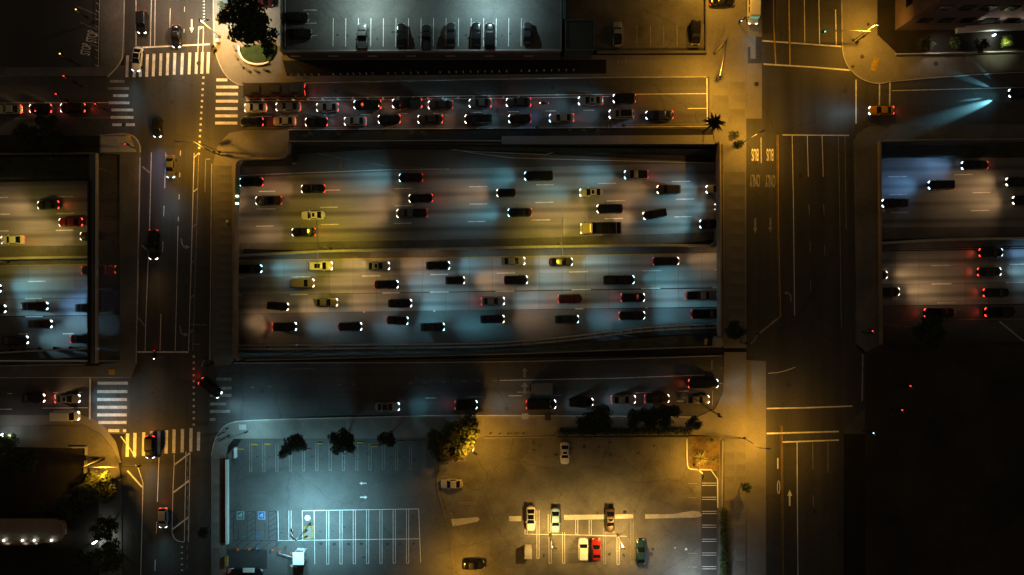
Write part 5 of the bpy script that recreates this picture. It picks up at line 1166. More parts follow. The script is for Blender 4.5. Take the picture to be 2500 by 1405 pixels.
prism('planted_corner', [(1682, 1066), (1762, 1066), (1762, 1240), (1756, 1240), (1754, 1145), (1690, 1144), (1682, 1136)], -.02, .1, mat('dry_planting', (.14, .10, .035), .9, .4, .8, fine=.4), kind='structure')
wall('low_wall', [(1180, 1070), (1360, 1067)], .5, .3, 'low brown wall above the warm-lit lot', m=conc)
ub = empty('utility_cabinet', W(1289, 1343), 0, 'pale boxy cabinet standing alone in the warm-lit lot, with a square shadow', 'cabinet')
box('body', (0, 0, .9), (1.4, 2.2, 1.8), mat('cabinet_paint', (.6, .52, .38), .6, .15, 1.5), ub, bevel=.05); box('lid', (0, 0, 1.83), (1.5, 2.3, .08), wall_mat, ub, bevel=.02); box('door', (0, -1.11, .9), (1.1, .03, 1.5), conc, ub)
for x, y, r_, l_ in ((1675, 1341, .28, 'larger pale scrap of paper near the striped bays'), (1648, 1338, .16, 'smaller pale scrap of paper near the striped bays')):
    tag(lathe('litter', [(r_, .03), (r_ * .6, .1), (.02, .12)], white_m, None, 7, W(x, y, 0)), l_, 'litter')
wall('wall_top', [(1112, 1286), (1117, 1300)], .3, .25, 'short pale kerb block below the concrete wedge', 'kerb', conc); wall('wall_top', [(1101, 1252), (1104, 1264)], .3, .25, 'short pale kerb block above the concrete wedge', 'kerb', conc)
# ------------------------------------------------------------ lamps and signals
LAMPG = {}
def lens_mat(k): return mat('lamp_lens_' + k, (.8, .8, .7), .3, 0, emit=dict(sodium=(1, .72, .30), white=(.75, .95, 1), green=(.5, 1, .85))[k], es=14)
def street_lamp(base, head, H, E, color, lens, label, bz=0, heads=None, size=R(160), radius=.25, hz=None, twin=False, blend=.6):
    b_ = W(*base, bz); root = empty('street_lamp', b_, 0, label, 'street lamp')
    lathe('pole_base', [(.28, 0), (.28, .3), (.14, .45)], metal_d, root, 10)
    h = H - bz
    top = Vector((0, 0, h - .6)); tube('pole', [(0, 0, .3), top], [.11, .07], metal_l if lens != 'white' else metal_d, root)
    for hd_ in (heads or [head]):
        p = W(*hd_, H) - b_; p.z = h
        d = Vector((p.x, p.y, 0)); L_ = max(d.length, .01); u = d / L_
        tube('arm', [top, top + u * L_ * .35 + Vector((0, 0, .45)), Vector((p.x, p.y, h - .02)) - u * .3], .05, metal_l if lens != 'white' else metal_d, root)
        rz = math.atan2(u.y, u.x)
        box('lamp_head', (p.x, p.y, h + .02), (.8, .32, .14), metal_l, root, rz=rz, bevel=.04)
        box('lens', (p.x, p.y, h - .09), (.5, .24, .08), lens_mat(lens), root, rz=rz)
        lamp('lamp_light', (p.x, p.y, h - .2), E, color, root, size, blend, (0, 0, -1), radius)
    return root
ES = 1.5
street_lamp((536, 372), (433, 346), 9, 5200 * ES, SOD, 'sodium', 'street lamp reaching over the left avenue at the corner below the striped crosswalks')
street_lamp((537, 91), (492, 40), 9, 6000 * ES, SOD, 'sodium', 'street lamp between the top crosswalk and the big dark tree', heads=[(488, 50), (505, 50)])
street_lamp((1744, 132), (1758, 190), 9, 5200 * ES, SOD, 'sodium', 'street lamp with a long bent arm at the pavement corner left of the right avenue')
street_lamp((2083, 100), (2143, 60), 9, 5200 * ES, SOD, 'sodium', 'street lamp on the rounded corner right of the right avenue')
street_lamp((1812, 350), (1862, 321), 9, 4600 * ES, SOD, 'sodium', 'street lamp at the top left corner of the right bridge', size=R(172), blend=.3)
street_lamp((1817, 1070), (1876, 1096), 9, 6500 * ES, SOD, 'sodium', 'street lamp beside the right avenue at the planted corner')
street_lamp((1160, 1078), (1161, 1108), 9, 4200 * ES, SOD, 'sodium', 'lamp post between the large tree and the warm-lit lot')
street_lamp((1694, 1136), (1716, 1166), 7, 3400 * ES, SOD, 'sodium', 'lamp post under the spiky plants in the corner of the warm-lit lot')
street_lamp((1508, 1306), (1521, 1340), 7.5, 7200 * ES, (1, .57, .14), 'sodium', 'brightest lamp post beside the brown sedan in the warm-lit lot')
street_lamp((1344, 1306), (1349, 1330), 7.5, 5200 * ES, (1, .57, .14), 'sodium', 'lamp post below the pale blue sedan in the warm-lit lot')
street_lamp((757, 1279), None, 10, 3300 * ES, COOL, 'white', 'floodlight post with four heads in the cool-lit lot', heads=[(712, 1296), (712, 1310), (747, 1297), (747, 1311)], radius=.35)
street_lamp((255, 1118), (240, 1146), 8, 5200 * ES, SOD, 'sodium', 'street lamp at the lower left corner next to the lower crosswalks')
for (x, y), l_, bx_ in (((773, 545), 'left double-armed lamp post on the freeway median', 808), ((1373, 532), 'right double-armed lamp post on the freeway median', 1364)):
    street_lamp((bx_, 607 if bx_ < 1000 else 598), None, 4, 1300 * ES, (1, .70, .03), 'sodium', l_, FZ, heads=[(x, y), (x + 2, 650 if bx_ < 1000 else 632)], size=R(125))
street_lamp((20, 640), (5, 590), 4, 1400 * ES, (1, .72, .04), 'sodium', 'lamp post on the freeway median at the left edge', FZ, size=R(125))
# lamps just outside the frame whose light the photograph shows
street_lamp((880, -40), (880, -22), 12, 4200 * ES, (.68, .95, .88), 'white', 'tall lamp post on the raised lot just beyond the top edge, left one', DZ)
street_lamp((1195, -45), (1195, -28), 12, 4200 * ES, (.60, .96, 1.0), 'white', 'tall lamp post on the raised lot just beyond the top edge, right one', DZ)
street_lamp((535, -30), (508, -14), 9, 5600 * ES, (.7, 1, .97), 'green', 'street lamp just beyond the top edge at the left avenue')
street_lamp((300, -60), (330, -40), 9, 2500 * ES, (1, .62, .42), 'sodium', 'added lamp beyond the top edge standing for headlights of a following car')  # unseen lamp added in place of headlights of a following car
street_lamp((1730, -90), (1765, -80), 9, 5500 * ES, SOD, 'sodium', 'street lamp beyond the top edge at the right avenue')
street_lamp((1090, 1440), (1115, 1440), 8, 3500 * ES, SOD, 'sodium', 'street lamp beyond the bottom edge of the warm-lit lot')
street_lamp((1730, 1490), (1700, 1480), 8, 3200 * ES, (.8, .95, 1), 'white', 'white lamp post beyond the bottom right corner of the warm-lit lot')
street_lamp((560, 1064), (600, 1056), 6, 1300 * ES, COOL, 'white', 'low lamp at the top left corner of the cool-lit lot')
def signal(base, tip, H, colr, label, extra=None, hd=True):
    if base is None: base = (1250 + (tip[0] - 1250) * (CH - H) / CH + 8, 702 + (tip[1] - 702) * (CH - H) / CH + 10)
    b_ = W(*base, 0); root = empty('traffic_signal', b_, 0, label, 'traffic signal')
    tube('pole', [(0, 0, 0), (0, 0, H)], [.13, .09], metal_d, root); p = W(*tip, H) - b_; p.z = H
    tube('mast_arm', [(0, 0, H - .2), Vector((p.x * .3, p.y * .3, H + .2)), p], [.08, .06, .05], metal_l, root)
    u = Vector((p.x, p.y, 0)).normalized(); rz = math.atan2(u.y, u.x)
    for q, zz in ((p, 0), (Vector((.2, .1, 0)) * 1, -2.6 + H * 0)):
        q = Vector((q.x, q.y, H - .35 if zz == 0 else 3.0))
        s_ = box('signal_head', q, (.34, .32, .95), metal_d, root, rz=rz, bevel=.03)
        if colr and zz == 0:
            m_ = mat('signal_' + colr, (.3, .02, .02), .4, 0, emit=dict(red=(1, .03, .02), green=(.1, 1, .7), blue=(.3, .8, 1), amber=(1, .6, .08))[colr], es=3.5)
            box('signal_lens', q + Vector((.12, -.2, .55)), (.2, .16, .14), m_, root)
    return root
signal((1750, 128), (1757, 190), 6.2, None, 'traffic signal arm hanging over the pavement left of the right avenue')
signal((2088, 104), (2012, 76), 6.2, 'green', 'traffic signal with a long pale arm across the top of the right avenue')
signal((255, 1122), (336, 1140), 6.2, None, 'traffic signal with a pale arm over the lower left street')
signal((330, 362), (305, 350), 5, 'red', 'traffic signal with red light on the pale corner of the upper left intersection')
signal((533, 378), (475, 347), 6, None, 'traffic signal arm parallel to the lamp over the upper left intersection')
signal(None, (185, 22), 5, 'amber', 'traffic signal with a yellow glint, upper one over the dark top left lot')
signal(None, (146, 130), 5, 'amber', 'traffic signal with a yellow glint, lower one over the dark top left lot')
signal(None, (232, 252), 5, 'red', 'traffic signal with red light left of the faded crosswalk, nearer the queue')
signal(None, (136, 228), 5, 'red', 'traffic signal with red light above the cream and black cars at the left')
signal(None, (155, 184), 5, 'red', 'traffic signal with red light highest at the left edge')
signal((1808, 836), (1852, 815), 6, None, 'traffic signal arm at the lower left corner of the right bridge')
signal(None, (2128, 806), 5, 'red', 'traffic signal with red light at the lower right corner of the right bridge')
signal(None, (2220, 940), 5, 'red', 'upper traffic signal with red light in the dark lower right area')
signal(None, (2200, 999), 5, 'red', 'lower traffic signal with red light in the dark lower right area')
signal(None, (2130, 1055), 5, 'blue', 'traffic signal with a blue-green glint right of the lower crosswalk')
signal((519, 890), (500, 876), 5, None, 'small traffic signal at the lower right corner of the left bridge')
signal((1803, 60), (1808, 50), 4, 'blue', 'signal post with a blue glint left of the white shuttle van')
signal((1742, 1006), (1757, 1018), 6, None, 'signal post with thin pale arm at the corner above the spiky plants')
signal((548, 1055), (552, 1048), 4, None, 'signal post on the rounded corner above the cool-lit lot')
# overhead sign on the left bridge
sg = empty('overhead_sign', W(577, 470, -.3), 0, 'edge-on road sign with two small lamps on the side of the left bridge', 'sign')
box('sign_panel', (.2, 0, 0), (.15, 6, 2.2), mat('sign_green', (.02, .16, .12), .4, .1, 1), sg)
for y in (-.9, -2.4): box('sign_lamp', (.55, y, .95), (.5, .28, .14), lens_mat('sodium'), sg)
for y in (-2.2, 2.2): box('bracket', (-.2, y, .2), (.7, .1, .1), metal_d, sg)
tag(lathe('trash_bag', [(.25, 0), (.35, .25), (.2, .5), (.02, .55)], mat('grey_plastic', (.55, .58, .62), .3, .3, 4), None, 9, W(556, 542, .13)), 'crumpled pale bag on the left bridge pavement beside the parapet', 'bag')
# ------------------------------------------------------------ trees and plants
LEAF = {}
def leaf_mesh(seed, lobes, n, size, m):
    rnd = random.Random(seed); v, f = [], []
    vol = [l[3] ** 2 for l in lobes]; tot = sum(vol)
    for (cx, cy, cz, r_), vv in zip(lobes, vol):
        for _ in range(int(n * vv / tot)):
            while True:
                d = Vector((rnd.gauss(0, 1), rnd.gauss(0, 1), rnd.gauss(0, 1)))
                if d.length > .1: break
            d.normalize(); rr = r_ * (rnd.random() ** .45) * (1 + .22 * math.sin(5 * d.x + seed) * math.cos(6 * d.y + 2 * seed))
            c = Vector((cx, cy, cz)) + Vector((d.x, d.y, d.z * .75)) * rr
            nrm = (d + Vector((rnd.uniform(-.8, .8), rnd.uniform(-.8, .8), rnd.uniform(-.2, 1.2)))).normalized()
            a_ = nrm.orthogonal().normalized(); b_ = nrm.cross(a_); th = rnd.uniform(0, 6.28); a2 = a_ * math.cos(th) + b_ * math.sin(th); b2 = nrm.cross(a2)
            s = size * rnd.uniform(.55, 1.35); o = len(v)
            v += [c - a2 * s, c + b2 * s * .55 , c + a2 * s, c - b2 * s * .55]; f.append([o, o + 1, o + 2, o + 3])
    return pmesh('crown', v, f, m)
def tree(px, py, r_, h, seed, label, m=None, n=1500, name='tree', cat='tree', size=.3, flat=.8, lobes=None, trunk=True, group=None):
    c = W(px, py, h * .75); root = empty(name, (c.x, c.y, 0), 0, label, cat, group); rnd = random.Random(seed)
    if lobes is None:
        lobes = [(0, 0, h * .72, r_ * .62)]
        for k in range(6): a_ = k * 1.047 + rnd.uniform(-.4, .4); d = r_ * rnd.uniform(.45, .68); lobes.append((d * math.cos(a_), d * math.sin(a_), h * rnd.uniform(.58, .82), r_ * rnd.uniform(.3, .48)))
    obj('crown', leaf_mesh(seed, lobes, n, size, m or leaf_d), None, root)
    if trunk:
        parts = [tubev([(0, 0, 0), (rnd.uniform(-.1, .1), rnd.uniform(-.1, .1), h * .4), (0, 0, h * .65)], [.05 * h * .6, .035 * h * .6, .02 * h * .6], 8)]
        for k, l in enumerate(lobes[1:5]): parts.append(tubev([(0, 0, h * .35), (l[0] * .5, l[1] * .5, h * .5), (l[0], l[1], l[2])], [.015 * h, .01 * h, .005 * h], 5))
        obj('trunk', pmesh('trunk', *merge(parts), wood_m), None, root)
    return root
def lob(px, py, h, items):
    c0 = W(px, py, h * .75); out = []
    for x, y, r_ in items: p = W(x, y, h * .75); out.append((p.x - c0.x, p.y - c0.y, h * .72, r_))
    return out
tree(595, 48, 5, 11, 3, 'big dark tree at the top beside the round planter', n=5200, size=.36, lobes=lob(595, 48, 11, [(590, 50, 2.6), (555, 36, 1.8), (540, 42, 1.2), (575, 15, 1.9), (612, 20, 2.4), (628, 60, 2.3), (605, 88, 2.0), (575, 82, 1.6), (640, 48, 1.4), (590, -15, 2.2), (636, 85, 1.5), (652, 102, 1.5), (655, 126, 1.2), (664, 80, 1.1)]))
tree(712, 1091, 2.9, 6, 11, 'small dark tree, leftmost of those over the stalls of the cool-lit lot', n=2600, size=.24, lobes=lob(712, 1091, 6, [(712, 1086, 1.7), (700, 1100, 1.2), (728, 1085, 1.4), (688, 1112, .8), (725, 1072, 1.1), (740, 1092, .8)]))
tree(834, 1080, 2.9, 6, 12, 'round dark green tree in the middle over the stalls of the cool-lit lot', n=3000, size=.24, lobes=lob(834, 1080, 6, [(832, 1082, 2.1), (815, 1070, 1.2), (850, 1072, 1.3), (856, 1095, 1.1), (820, 1100, 1.1), (838, 1055, .9)]))
tree(943, 1072, 2.0, 5, 13, 'dim dark tree over the upper edge of the cool-lit lot, right of the round one', n=1200, size=.22)
tree(1100, 1080, 5, 8, 14, 'large tree between the two bottom lots, its right side lit yellow', m=leaf_o, n=5000, size=.3, lobes=lob(1100, 1080, 8, [(1070, 1090, 2.4), (1105, 1060, 2.5), (1130, 1080, 2.3), (1145, 1035, 2.0), (1120, 1105, 1.8), (1080, 1115, 1.6), (1060, 1065, 1.5), (1152, 1055, 1.6)]))
tree(1450, 1020, 3.6, 7, 15, 'dark tree on the pavement below the silver sedan, left of the long hedge-like trees', n=3600, size=.25, lobes=lob(1450, 1020, 7, [(1435, 1030, 1.8), (1468, 1012, 2.1), (1475, 1035, 1.7), (1425, 1048, 1.3), (1450, 1048, 1.5), (1418, 1030, 1.0)]))
tree(1598, 1018, 4.5, 6, 16, 'row of merged dark trees on the pavement near the right avenue', n=4200, size=.25, lobes=lob(1598, 1018, 6, [(1550, 1020, 1.6), (1575, 1015, 1.5), (1600, 1012, 1.6), (1625, 1008, 1.6), (1648, 1005, 1.3), (1590, 1035, 1.5), (1625, 1030, 1.5), (1545, 1040, 1.0)]))
tree(1694, 1035, 1.8, 5, 17, 'small dark tree between the row of merged trees and the right avenue', n=1000, size=.22)
tree(2275, 806, 3.6, 7, 18, 'dark round tree on the slope right of the right bridge', n=2600, size=.3)
tree(1823, 1192, 1.1, 4.5, 19, 'tiny street tree on the pavement left of the right avenue', n=500, size=.17, m=leaf_m)
tree(497, 1302, 1.3, 4.5, 20, 'small slim street tree left of the cool-lit lot', n=700, size=.18)
tree(232, 1195, 4.2, 7, 21, 'tree lit yellow-green by the street lamp left of the lower left street', n=3600, size=.3, m=leaf_o)
tree(175, 1235, 3.4, 6, 22, 'dark tree behind the yellow-lit one, above the canopy', n=2200, size=.3)
tree(95, 1248, 1.8, 4, 23, 'round dark shrub touching the roof edge of the canopy', n=1100, size=.22, cat='shrub', name='shrub', trunk=False)
tree(250, 1292, 2.6, 5, 24, 'dark tree above the small garden light', n=1700, size=.26)
tree(262, 1362, 3.4, 5, 25, 'pale-lit bushy tree below the small garden light', n=2300, size=.28, m=leaf_m)
tree(205, 1368, 2.4, 4, 26, 'low dark shrub between the canopy and the bottom edge trees', n=1300, size=.25, cat='shrub', name='shrub', trunk=False)
tree(110, 302, 2.4, 6, 27, 'dark tree overhanging the left part of the north frontage road', n=1500, size=.26)
tree(60, 334, 3.2, 5, 28, 'dark tree at the left edge below the north frontage road', n=1800, size=.28)
tree(130, 345, 2.6, 4, 29, 'low dark shrub above the freeway wall at the left', n=1200, size=.25, cat='shrub', name='shrub', trunk=False)
tree(15, 1080, 2.4, 4, 30, 'shrub lit white beside the bright garden light at the left edge', n=1300, size=.22, cat='shrub', name='shrub', trunk=False, m=leaf_m)
tree(60, 1125, 3.0, 3.5, 31, 'dim shrub right of the bright garden light at the left edge', n=1500, size=.25, cat='shrub', name='shrub', trunk=False)
tree(2460, 100, 1.6, 2.5, 32, 'shrub lit yellow-green in the planting strip at the top right', n=900, size=.16, cat='shrub', name='shrub', trunk=False, m=leaf_lit)
tree(2333, 105, 1.3, 2.2, 33, 'small shrub near the middle of the top right planting strip', n=600, size=.16, cat='shrub', name='shrub', trunk=False, m=leaf_m)
tree(2260, 108, 1.8, 2.2, 34, 'dark low shrub at the left end of the top right planting strip', n=800, size=.2, cat='shrub', name='shrub', trunk=False)
tree(2395, 112, 1.7, 2.2, 35, 'dark low shrub left of the garden light at the top right', n=800, size=.2, cat='shrub', name='shrub', trunk=False)
tree(1794, 808, 2.0, 4.5, 36, 'dark tree at the lower left corner of the right bridge', n=1100, size=.25)
tree(540, 12, 0.9, 3, 37, 'small shrub beside the street lamp at the top of the left avenue', n=300, size=.16, cat='shrub', name='shrub', trunk=False)
# weeds along the north edge of the freeway, headlight put into their leaf colour
for i, (x, y, r_) in enumerate(((757, 326, .6), (744, 332, .4), (826, 327, .7), (944, 327, .45), (1004, 324, .8), (1034, 326, .6), (1313, 311, .6), (1425, 318, .6), (1487, 307, .9), (1524, 306, .6), (1392, 318, .5), (1460, 320, .7))):
    tree(x, y, r_, 1.2, 50 + i, ['tuft of weeds, leftmost but one on the strip below the lower queue', 'leftmost tiny tuft of weeds below the lower queue', 'tuft of weeds below the front of the silver sedan fourth in the queue', 'small tuft of weeds below the black sedan fifth in the queue', 'wide tuft of weeds below the brown car sixth in the queue', 'tuft of weeds right of the wide one below the lower queue', 'green-lit tuft of weeds behind the black sedan eighth in the queue', 'small tuft of weeds between the silver sedan and the silver suv', 'widest green-lit tuft of weeds below the silver suv', 'small green-lit tuft of weeds below the back of the silver suv', 'small dim tuft of weeds below the silver sedan ninth in the queue', 'tuft of weeds between the small ones before the silver suv'][i], n=110, size=.13, cat='weeds', name='weeds', trunk=False, m=leaf_lit, group='weeds below the lower queue')
def leafmesh(L_, wd, droop, m, fold=.25):
    v, f = [], []; n = 6
    for i in range(n + 1):
        t_ = i / n; w_ = wd * (1 - t_) ** .6 * (.5 + 1.2 * t_ * (1 - t_) + .3); x = L_ * t_; z = droop * math.sin(t_ * 2.4) - droop * .9 * t_ * t_
        v += [(x, -w_, z + w_ * fold), (x, 0, z), (x, w_, z + w_ * fold)]
    for i in range(n): o = i * 3; f += [[o, o + 3, o + 4, o + 1], [o + 1, o + 4, o + 5, o + 2]]
    return pmesh('leaf', v, f, m)
def rosette(px, py, n, L_, wd, z, label, m, cat='plant', name='agave', trunk=0, droop=.5):
    c = W(px, py, z); root = empty(name, (c.x, c.y, 0), 0, label, cat)
    me = leafmesh(L_, wd, droop, m); rnd = random.Random(n)
    for i in range(n):
        o = bpy.data.objects.new('leaf', me); col.objects.link(o); o.parent = root; o.location = (0, 0, z)
        o.rotation_euler = (rnd.uniform(-.2, .2), R(-8 - 45 * (i % 3) / 2 * .8), i * 2.399 + rnd.uniform(-.15, .15)); s = rnd.uniform(.8, 1.1) * (1 if i % 3 < 2 else .8); o.scale = (s, s, s)
    if trunk: tube('trunk', [(0, 0, 0), (.05, .05, z * .5), (0, 0, z)], [.2, .15, .16], wood_m, root)
    return root
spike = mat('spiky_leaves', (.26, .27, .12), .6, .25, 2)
spike_d = mat('dim_spiky_leaves', (.12, .13, .06), .6, .25, 2)  # darker copy of the spiky leaves, dimness put into the colour
rosette(1709, 1119, 30, 1.9, .11, .6, 'bright spiky rosette plant beside the lamp in the planted corner', spike)
rosette(1735, 1072, 22, 1.7, .10, .5, 'duller spiky rosette plant at the top of the planted corner', spike_d)
rosette(1742, 1122, 14, 1.1, .09, .4, 'small spiky plant right of the bright rosette', spike_d)
rosette(1742, 303, 34, 2.3, .3, 7.0, 'dark palm at the corner above the right bridge', mat('palm_fronds', (.03, .035, .02), .7, .3, 2), 'tree', 'palm_tree', 1, droop=.7)
for (x, y), l_ in (((1797, 330), 'small dark bush below the palm, beside the lamp pole base'), ((1808, 350), 'dark bush around the lamp pole at the corner of the right bridge')):
    tree(x, y, .9, 2, int(x), l_, n=350, size=.15, cat='shrub', name='shrub', trunk=False)
hd_ = empty('hedge', (0, 0, 0), 0, 'long clipped green hedge right of the striped bays', 'hedge')
h_l = [(W(1768, y, 1).x, W(1768, y, 1).y, .9, .95) for y in range(1250, 1440, 10)]
obj('foliage', leaf_mesh(77, h_l, 4200, .16, leaf_m), None, hd_)
hd2 = empty('hedge', (0, 0, 0), 0, 'long dark hedge along the top of the warm-lit lot', 'hedge')
obj('foliage', leaf_mesh(78, [(W(x, 1055, 1).x, W(x, 1055, 1).y, .8, .9) for x in range(1368, 1690, 9)], 5200, .17, leaf_d), None, hd2)
# round planter by the big tree
pl = empty('round_planter', W(618, 130), 0, 'curved white-walled planter with grass under the big tree', 'planter')
prism('lawn', [(588, 118), (584, 128), (590, 142), (604, 150), (620, 153), (640, 152), (660, 146), (672, 128), (672, 110), (600, 110)], .1, .4, grass_shaded, pl)
strip('planter_wall', [(582, 112), (583, 128), (591, 144), (605, 153), (622, 157), (642, 156), (655, 152)], .35, .55, white_m, pl, z0=.1, smooth=2)
for i, (x, y) in enumerate(((572, 118), (577, 140), (590, 160), (605, 170), (625, 172), (648, 170))):
    tag(box('concrete_seat', W(x, y, .35), (1.1, .35, .45), conc_dark, rz=R([-60, -55, -50, -40, -30, -20][i]), bevel=.04), ORD[i] + ' low dark seat block from the top of the curve around the round planter', 'seat block', 'seat blocks around the round planter')
tag(box('signal_cabinet', W(532, 101, .8), (.6, .6, 1.3), white_m, bevel=.04), 'small white cabinet beside the lamp at the top crosswalk', 'cabinet')
tag(box('newspaper_box', W(519, 113, .6), (.6, .5, 1.1), metal_d, rz=.5, bevel=.04), 'dark street box at the kerb next to the small white cabinet', 'box')
tag(box('newspaper_box', W(524, 121, .6), (.6, .5, 1.1), metal_d, rz=.5, bevel=.04), 'second dark street box at the kerb, below the first', 'box')
# ------------------------------------------------------------ buildings
bd = empty('corner_building', (0, 0, 0), 0, 'tall pink-grey building in the top right corner', 'building')
pink = mat('pink_stucco', (.16, .115, .12), .8, .15, .3, fine=.1)
BH = 22
prism('wall', [(2186, -400), (2186, 74), (2345, 72), (2345, 62), (2900, 52), (2900, -400)], -.05, BH, pink, bd, zp=0)
prism('roof', [(2190, -400), (2190, 70), (2348, 68), (2348, 58), (2896, 48), (2896, -400)], BH, BH + .3, conc_dark, bd, zp=0)
strip('ledge', [(2338, 72), (2420, 66), (2700, 60)], 1.2, 1.0, white_m, bd, z0=.2)
b0_ = W(2186, 74, 0)
for lv in range(3):
    for k in range(4):
        f_ = box('window', (b0_.x - .01, b0_.y + 4.5 + k * 7, 5 + lv * 6), (.16, 3.2, 2.2), metal_d, bd); box('pane', (-.1 + b0_.x, b0_.y + 4.5 + k * 7, 5 + lv * 6), (.06, 2.9, 1.9), glass_m, f_); f_.children[0].matrix_parent_inverse = Matrix()
    for k in range(9):
        x = b0_.x + 3 + k * 4.2; yy = W(2186, 74 - (0 if k < 3 else 10), 0).y
        f_ = box('window', (x, yy - .01 + (.05 if k < 3 else -.8 + .02 * 0), 5 + lv * 6), (2.6, .2, 2.2), metal_d, bd); box('pane', (x, yy - .12 + (.05 if k < 3 else -.8), 5 + lv * 6), (2.3, .06, 1.9), glass_m, f_)
ww = W(2440, 60, 0)
for k in range(5): lamp('wall_light', (ww.x - 5 + k * 4, ww.y - 1.4, 2.2), 120, (1, .8, .6), bd, R(150), .8, (0, .25, 1), .15)
gl = tag(lathe('garden_light', [(.12, 0), (.16, .5), (.16, .7), (.02, .75)], lens_mat('white'), None, 10, W(2424, 88, 0)), 'small white garden light in the planting strip at the top right', 'garden light')
lamp('garden_lamp', W(2424, 90, 1.4), 190, (.95, 1, .8), None, R(170), .6, (0, 0, -1), .1); lamp('garden_lamp', W(2463, 104, 3.6), 380, (.9, 1, .6), None, R(120), .6, (0, 0, -1), .1)
lamp('garden_lamp', W(2300, 96, 3.4), 380, (1, .8, .62), None, R(150), .6, (.4, -.6, -1), .2)
tag(strip('garden_fence', [(2190, 132), (2350, 129), (2600, 123)], .12, .9, metal_l, z0=.1), 'thin pale fence along the planting strip at the top right', 'fence')
cb = empty('canopy_building', (0, 0, 0), 0, 'low building with a beige rounded roof and four bright downlights at the left edge', 'building')
roof_pts = [(-200, 1268), (135, 1268), (150, 1275), (156, 1290), (156, 1305), (150, 1318), (135, 1326), (-200, 1328)]
prism('roof', roof_pts, 3.6, 4.2, mat('canopy_beige', (.26, .20, .13), .7, .12, .6), cb)
prism('wall', [(-200, 1285), (120, 1285), (120, 1316), (-200, 1316)], -.05, 3.55, conc_dark, cb, zp=0)
strip('fascia', [(-200, 1326), (135, 1324), (150, 1316), (156, 1300), (155, 1284), (148, 1272)], .3, 4.3, mat('fascia_metal', (.45, .28, .2), .5, .1, 1), cb, z0=3.5, smooth=1)
for x in (9, 54, 83, 125):
    p = W(x, 1320, 4.5); box('downlight', (p.x, p.y, 4.5), (.26, .24, .2), lens_mat('white'), cb, bevel=.04)
    lamp('downlight_beam', (p.x, p.y - .75, 4.2), 90, (1, .75, .45), cb, R(120), .8, (0, .35, -1), .1)
tag(lathe('garden_light', [(.1, 0), (.18, 1.0), (.18, 1.3), (.02, 1.35)], lens_mat('white'), None, 10, W(236, 1322, 0)), 'small bright garden light among the dark trees left of the lower left street', 'garden light')
lamp('garden_lamp', W(238, 1324, 2.3), 420, (.95, 1, .85), None, R(170), .6, (0, 0, -1), .15)
gl2 = empty('garden_light', W(22, 1063, 0), 0, 'bright three-globe garden light near the left edge', 'garden light')
for dy in (.5, 0, -.5): lathe('globe', [(.02, 1.6), (.2, 1.75), (.24, 1.95), (.18, 2.15), (.02, 2.2)], lens_mat('white'), gl2, 12, (0 if dy else .1, dy, 0))
tube('post', [(0, 0, 0), (0, 0, 1.7)], .05, metal_d, gl2)
lamp('garden_lamp', W(22, 1063, 3.2), 300, (.95, .95, .9), None, R(165), .6, (0, 0, -1), .2)
wall('corner_wall', [(172, 1093), (208, 1093), (208, 1112)], .8, .25, 'pale angled wall at the lower left corner pavement', m=wall_mat)
wall('corner_wall', [(207, 1125), (205, 1157)], .8, .3, 'pale straight wall below the signal arm at the lower left corner', m=wall_mat)
wall('slope_wall', [(1757, 846), (1250, 865), (721, 878), (600, 880)], .5, .15, 'long thin wall between the freeway slope and the south frontage road', m=wall_mat)
wall('slope_wall', [(706, 345), (1100, 343), (1225, 344)], .4, .15, 'thin wall above the ramp below the weeds strip', m=wall_mat)
wall('slope_wall', [(0, 375), (225, 374)], .4, .2, 'thin wall above the freeway at the left edge', m=conc)
wall('slope_wall', [(2160, 344), (2300, 341), (2520, 339)], .5, .2, 'thin wall above the freeway at the right edge', m=wall_mat)
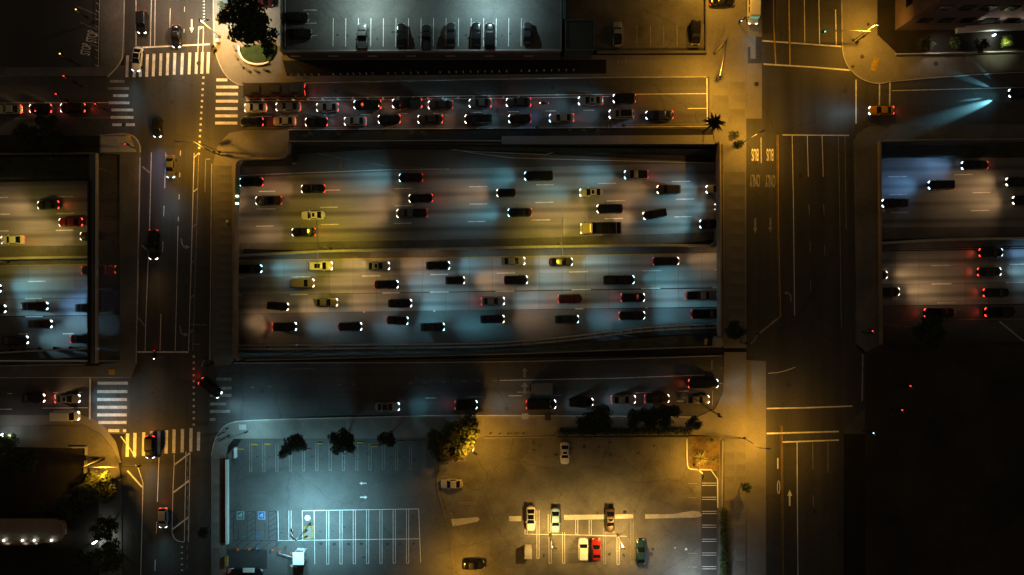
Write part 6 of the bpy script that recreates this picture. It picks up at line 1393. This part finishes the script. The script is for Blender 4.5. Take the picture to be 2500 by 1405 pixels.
wall('slope_wall', [(-100, 897), (60, 893), (205, 891)], .4, .2, 'thin wall below the freeway at the left edge', m=wall_mat)
tag(box('corner_block', W(1752, 835, .5), (2.0, 2.2, 1.1), wall_mat, bevel=.3), 'pale rounded concrete block at the lower left end of the right bridge', 'block')
tag(box('yellow_marker', W(832, 405, FZ + 1), (.35, 1.1, 1.2), paint_y, rz=-.2, bevel=.05), 'yellow marker on the gore between ramp and freeway', 'marker')
tag(box('yellow_marker', W(1723, 835, 0), (.35, 1.2, 1.0), paint_y, rz=-.2, bevel=.05), 'yellow marker in the planting near the lower end of the right bridge', 'marker')
# pavement bench beside the dim sidewalk
be = empty('bicycle_rack', W(1517, 152, .13), 0, 'small metal rack on the dim pavement below the raised lot', 'rack')
for k in range(3): tube('hoop', [(k * .8 - .8, -.3, 0), (k * .8 - .8, -.3, .8), (k * .8 - .8, .3, .8), (k * .8 - .8, .3, 0)], .04, metal_l, be, 6)

# oil drips where cars stand
rnd = random.Random(5)
for i in range(34):
    x = rnd.choice((1298, 1330, 1359, 1392, 1425, 1458, 1492, 1526, 1560, 1592)) + rnd.uniform(-5, 5); y = rnd.choice((1090, 1262, 1345, 1100)) + rnd.uniform(-14, 14)
    disc('oil_stain', x, y, rnd.uniform(.2, .45), .038, stain, wlot, 9, rnd.uniform(.6, 1.3))
for i in range(16): disc('oil_stain', 628 + i * 27 + rnd.uniform(-6, 6), 1112 + rnd.uniform(-12, 12), rnd.uniform(.18, .35), .029, stain, cl, 9, .8)
for i in range(22): disc('oil_stain', 828 + i * 22 + rnd.uniform(-5, 5), 84 + rnd.uniform(-14, 14), rnd.uniform(.18, .35), DZ + .012, stain, pd, 9, .8)
for x, y, p_ in ((420, 250, la), (372, 960, la), (455, 700, la), (1955, 430, ra), (2030, 620, ra), (1925, 940, ra), (1990, 1250, ra), (1350, 215, fn), (820, 222, fn), (640, 955, fs), (1100, 925, fs), (1480, 950, fs)): disc('manhole_cover', x, y, .42, .022 if p_ in (la, ra) else .012, cover, p_)
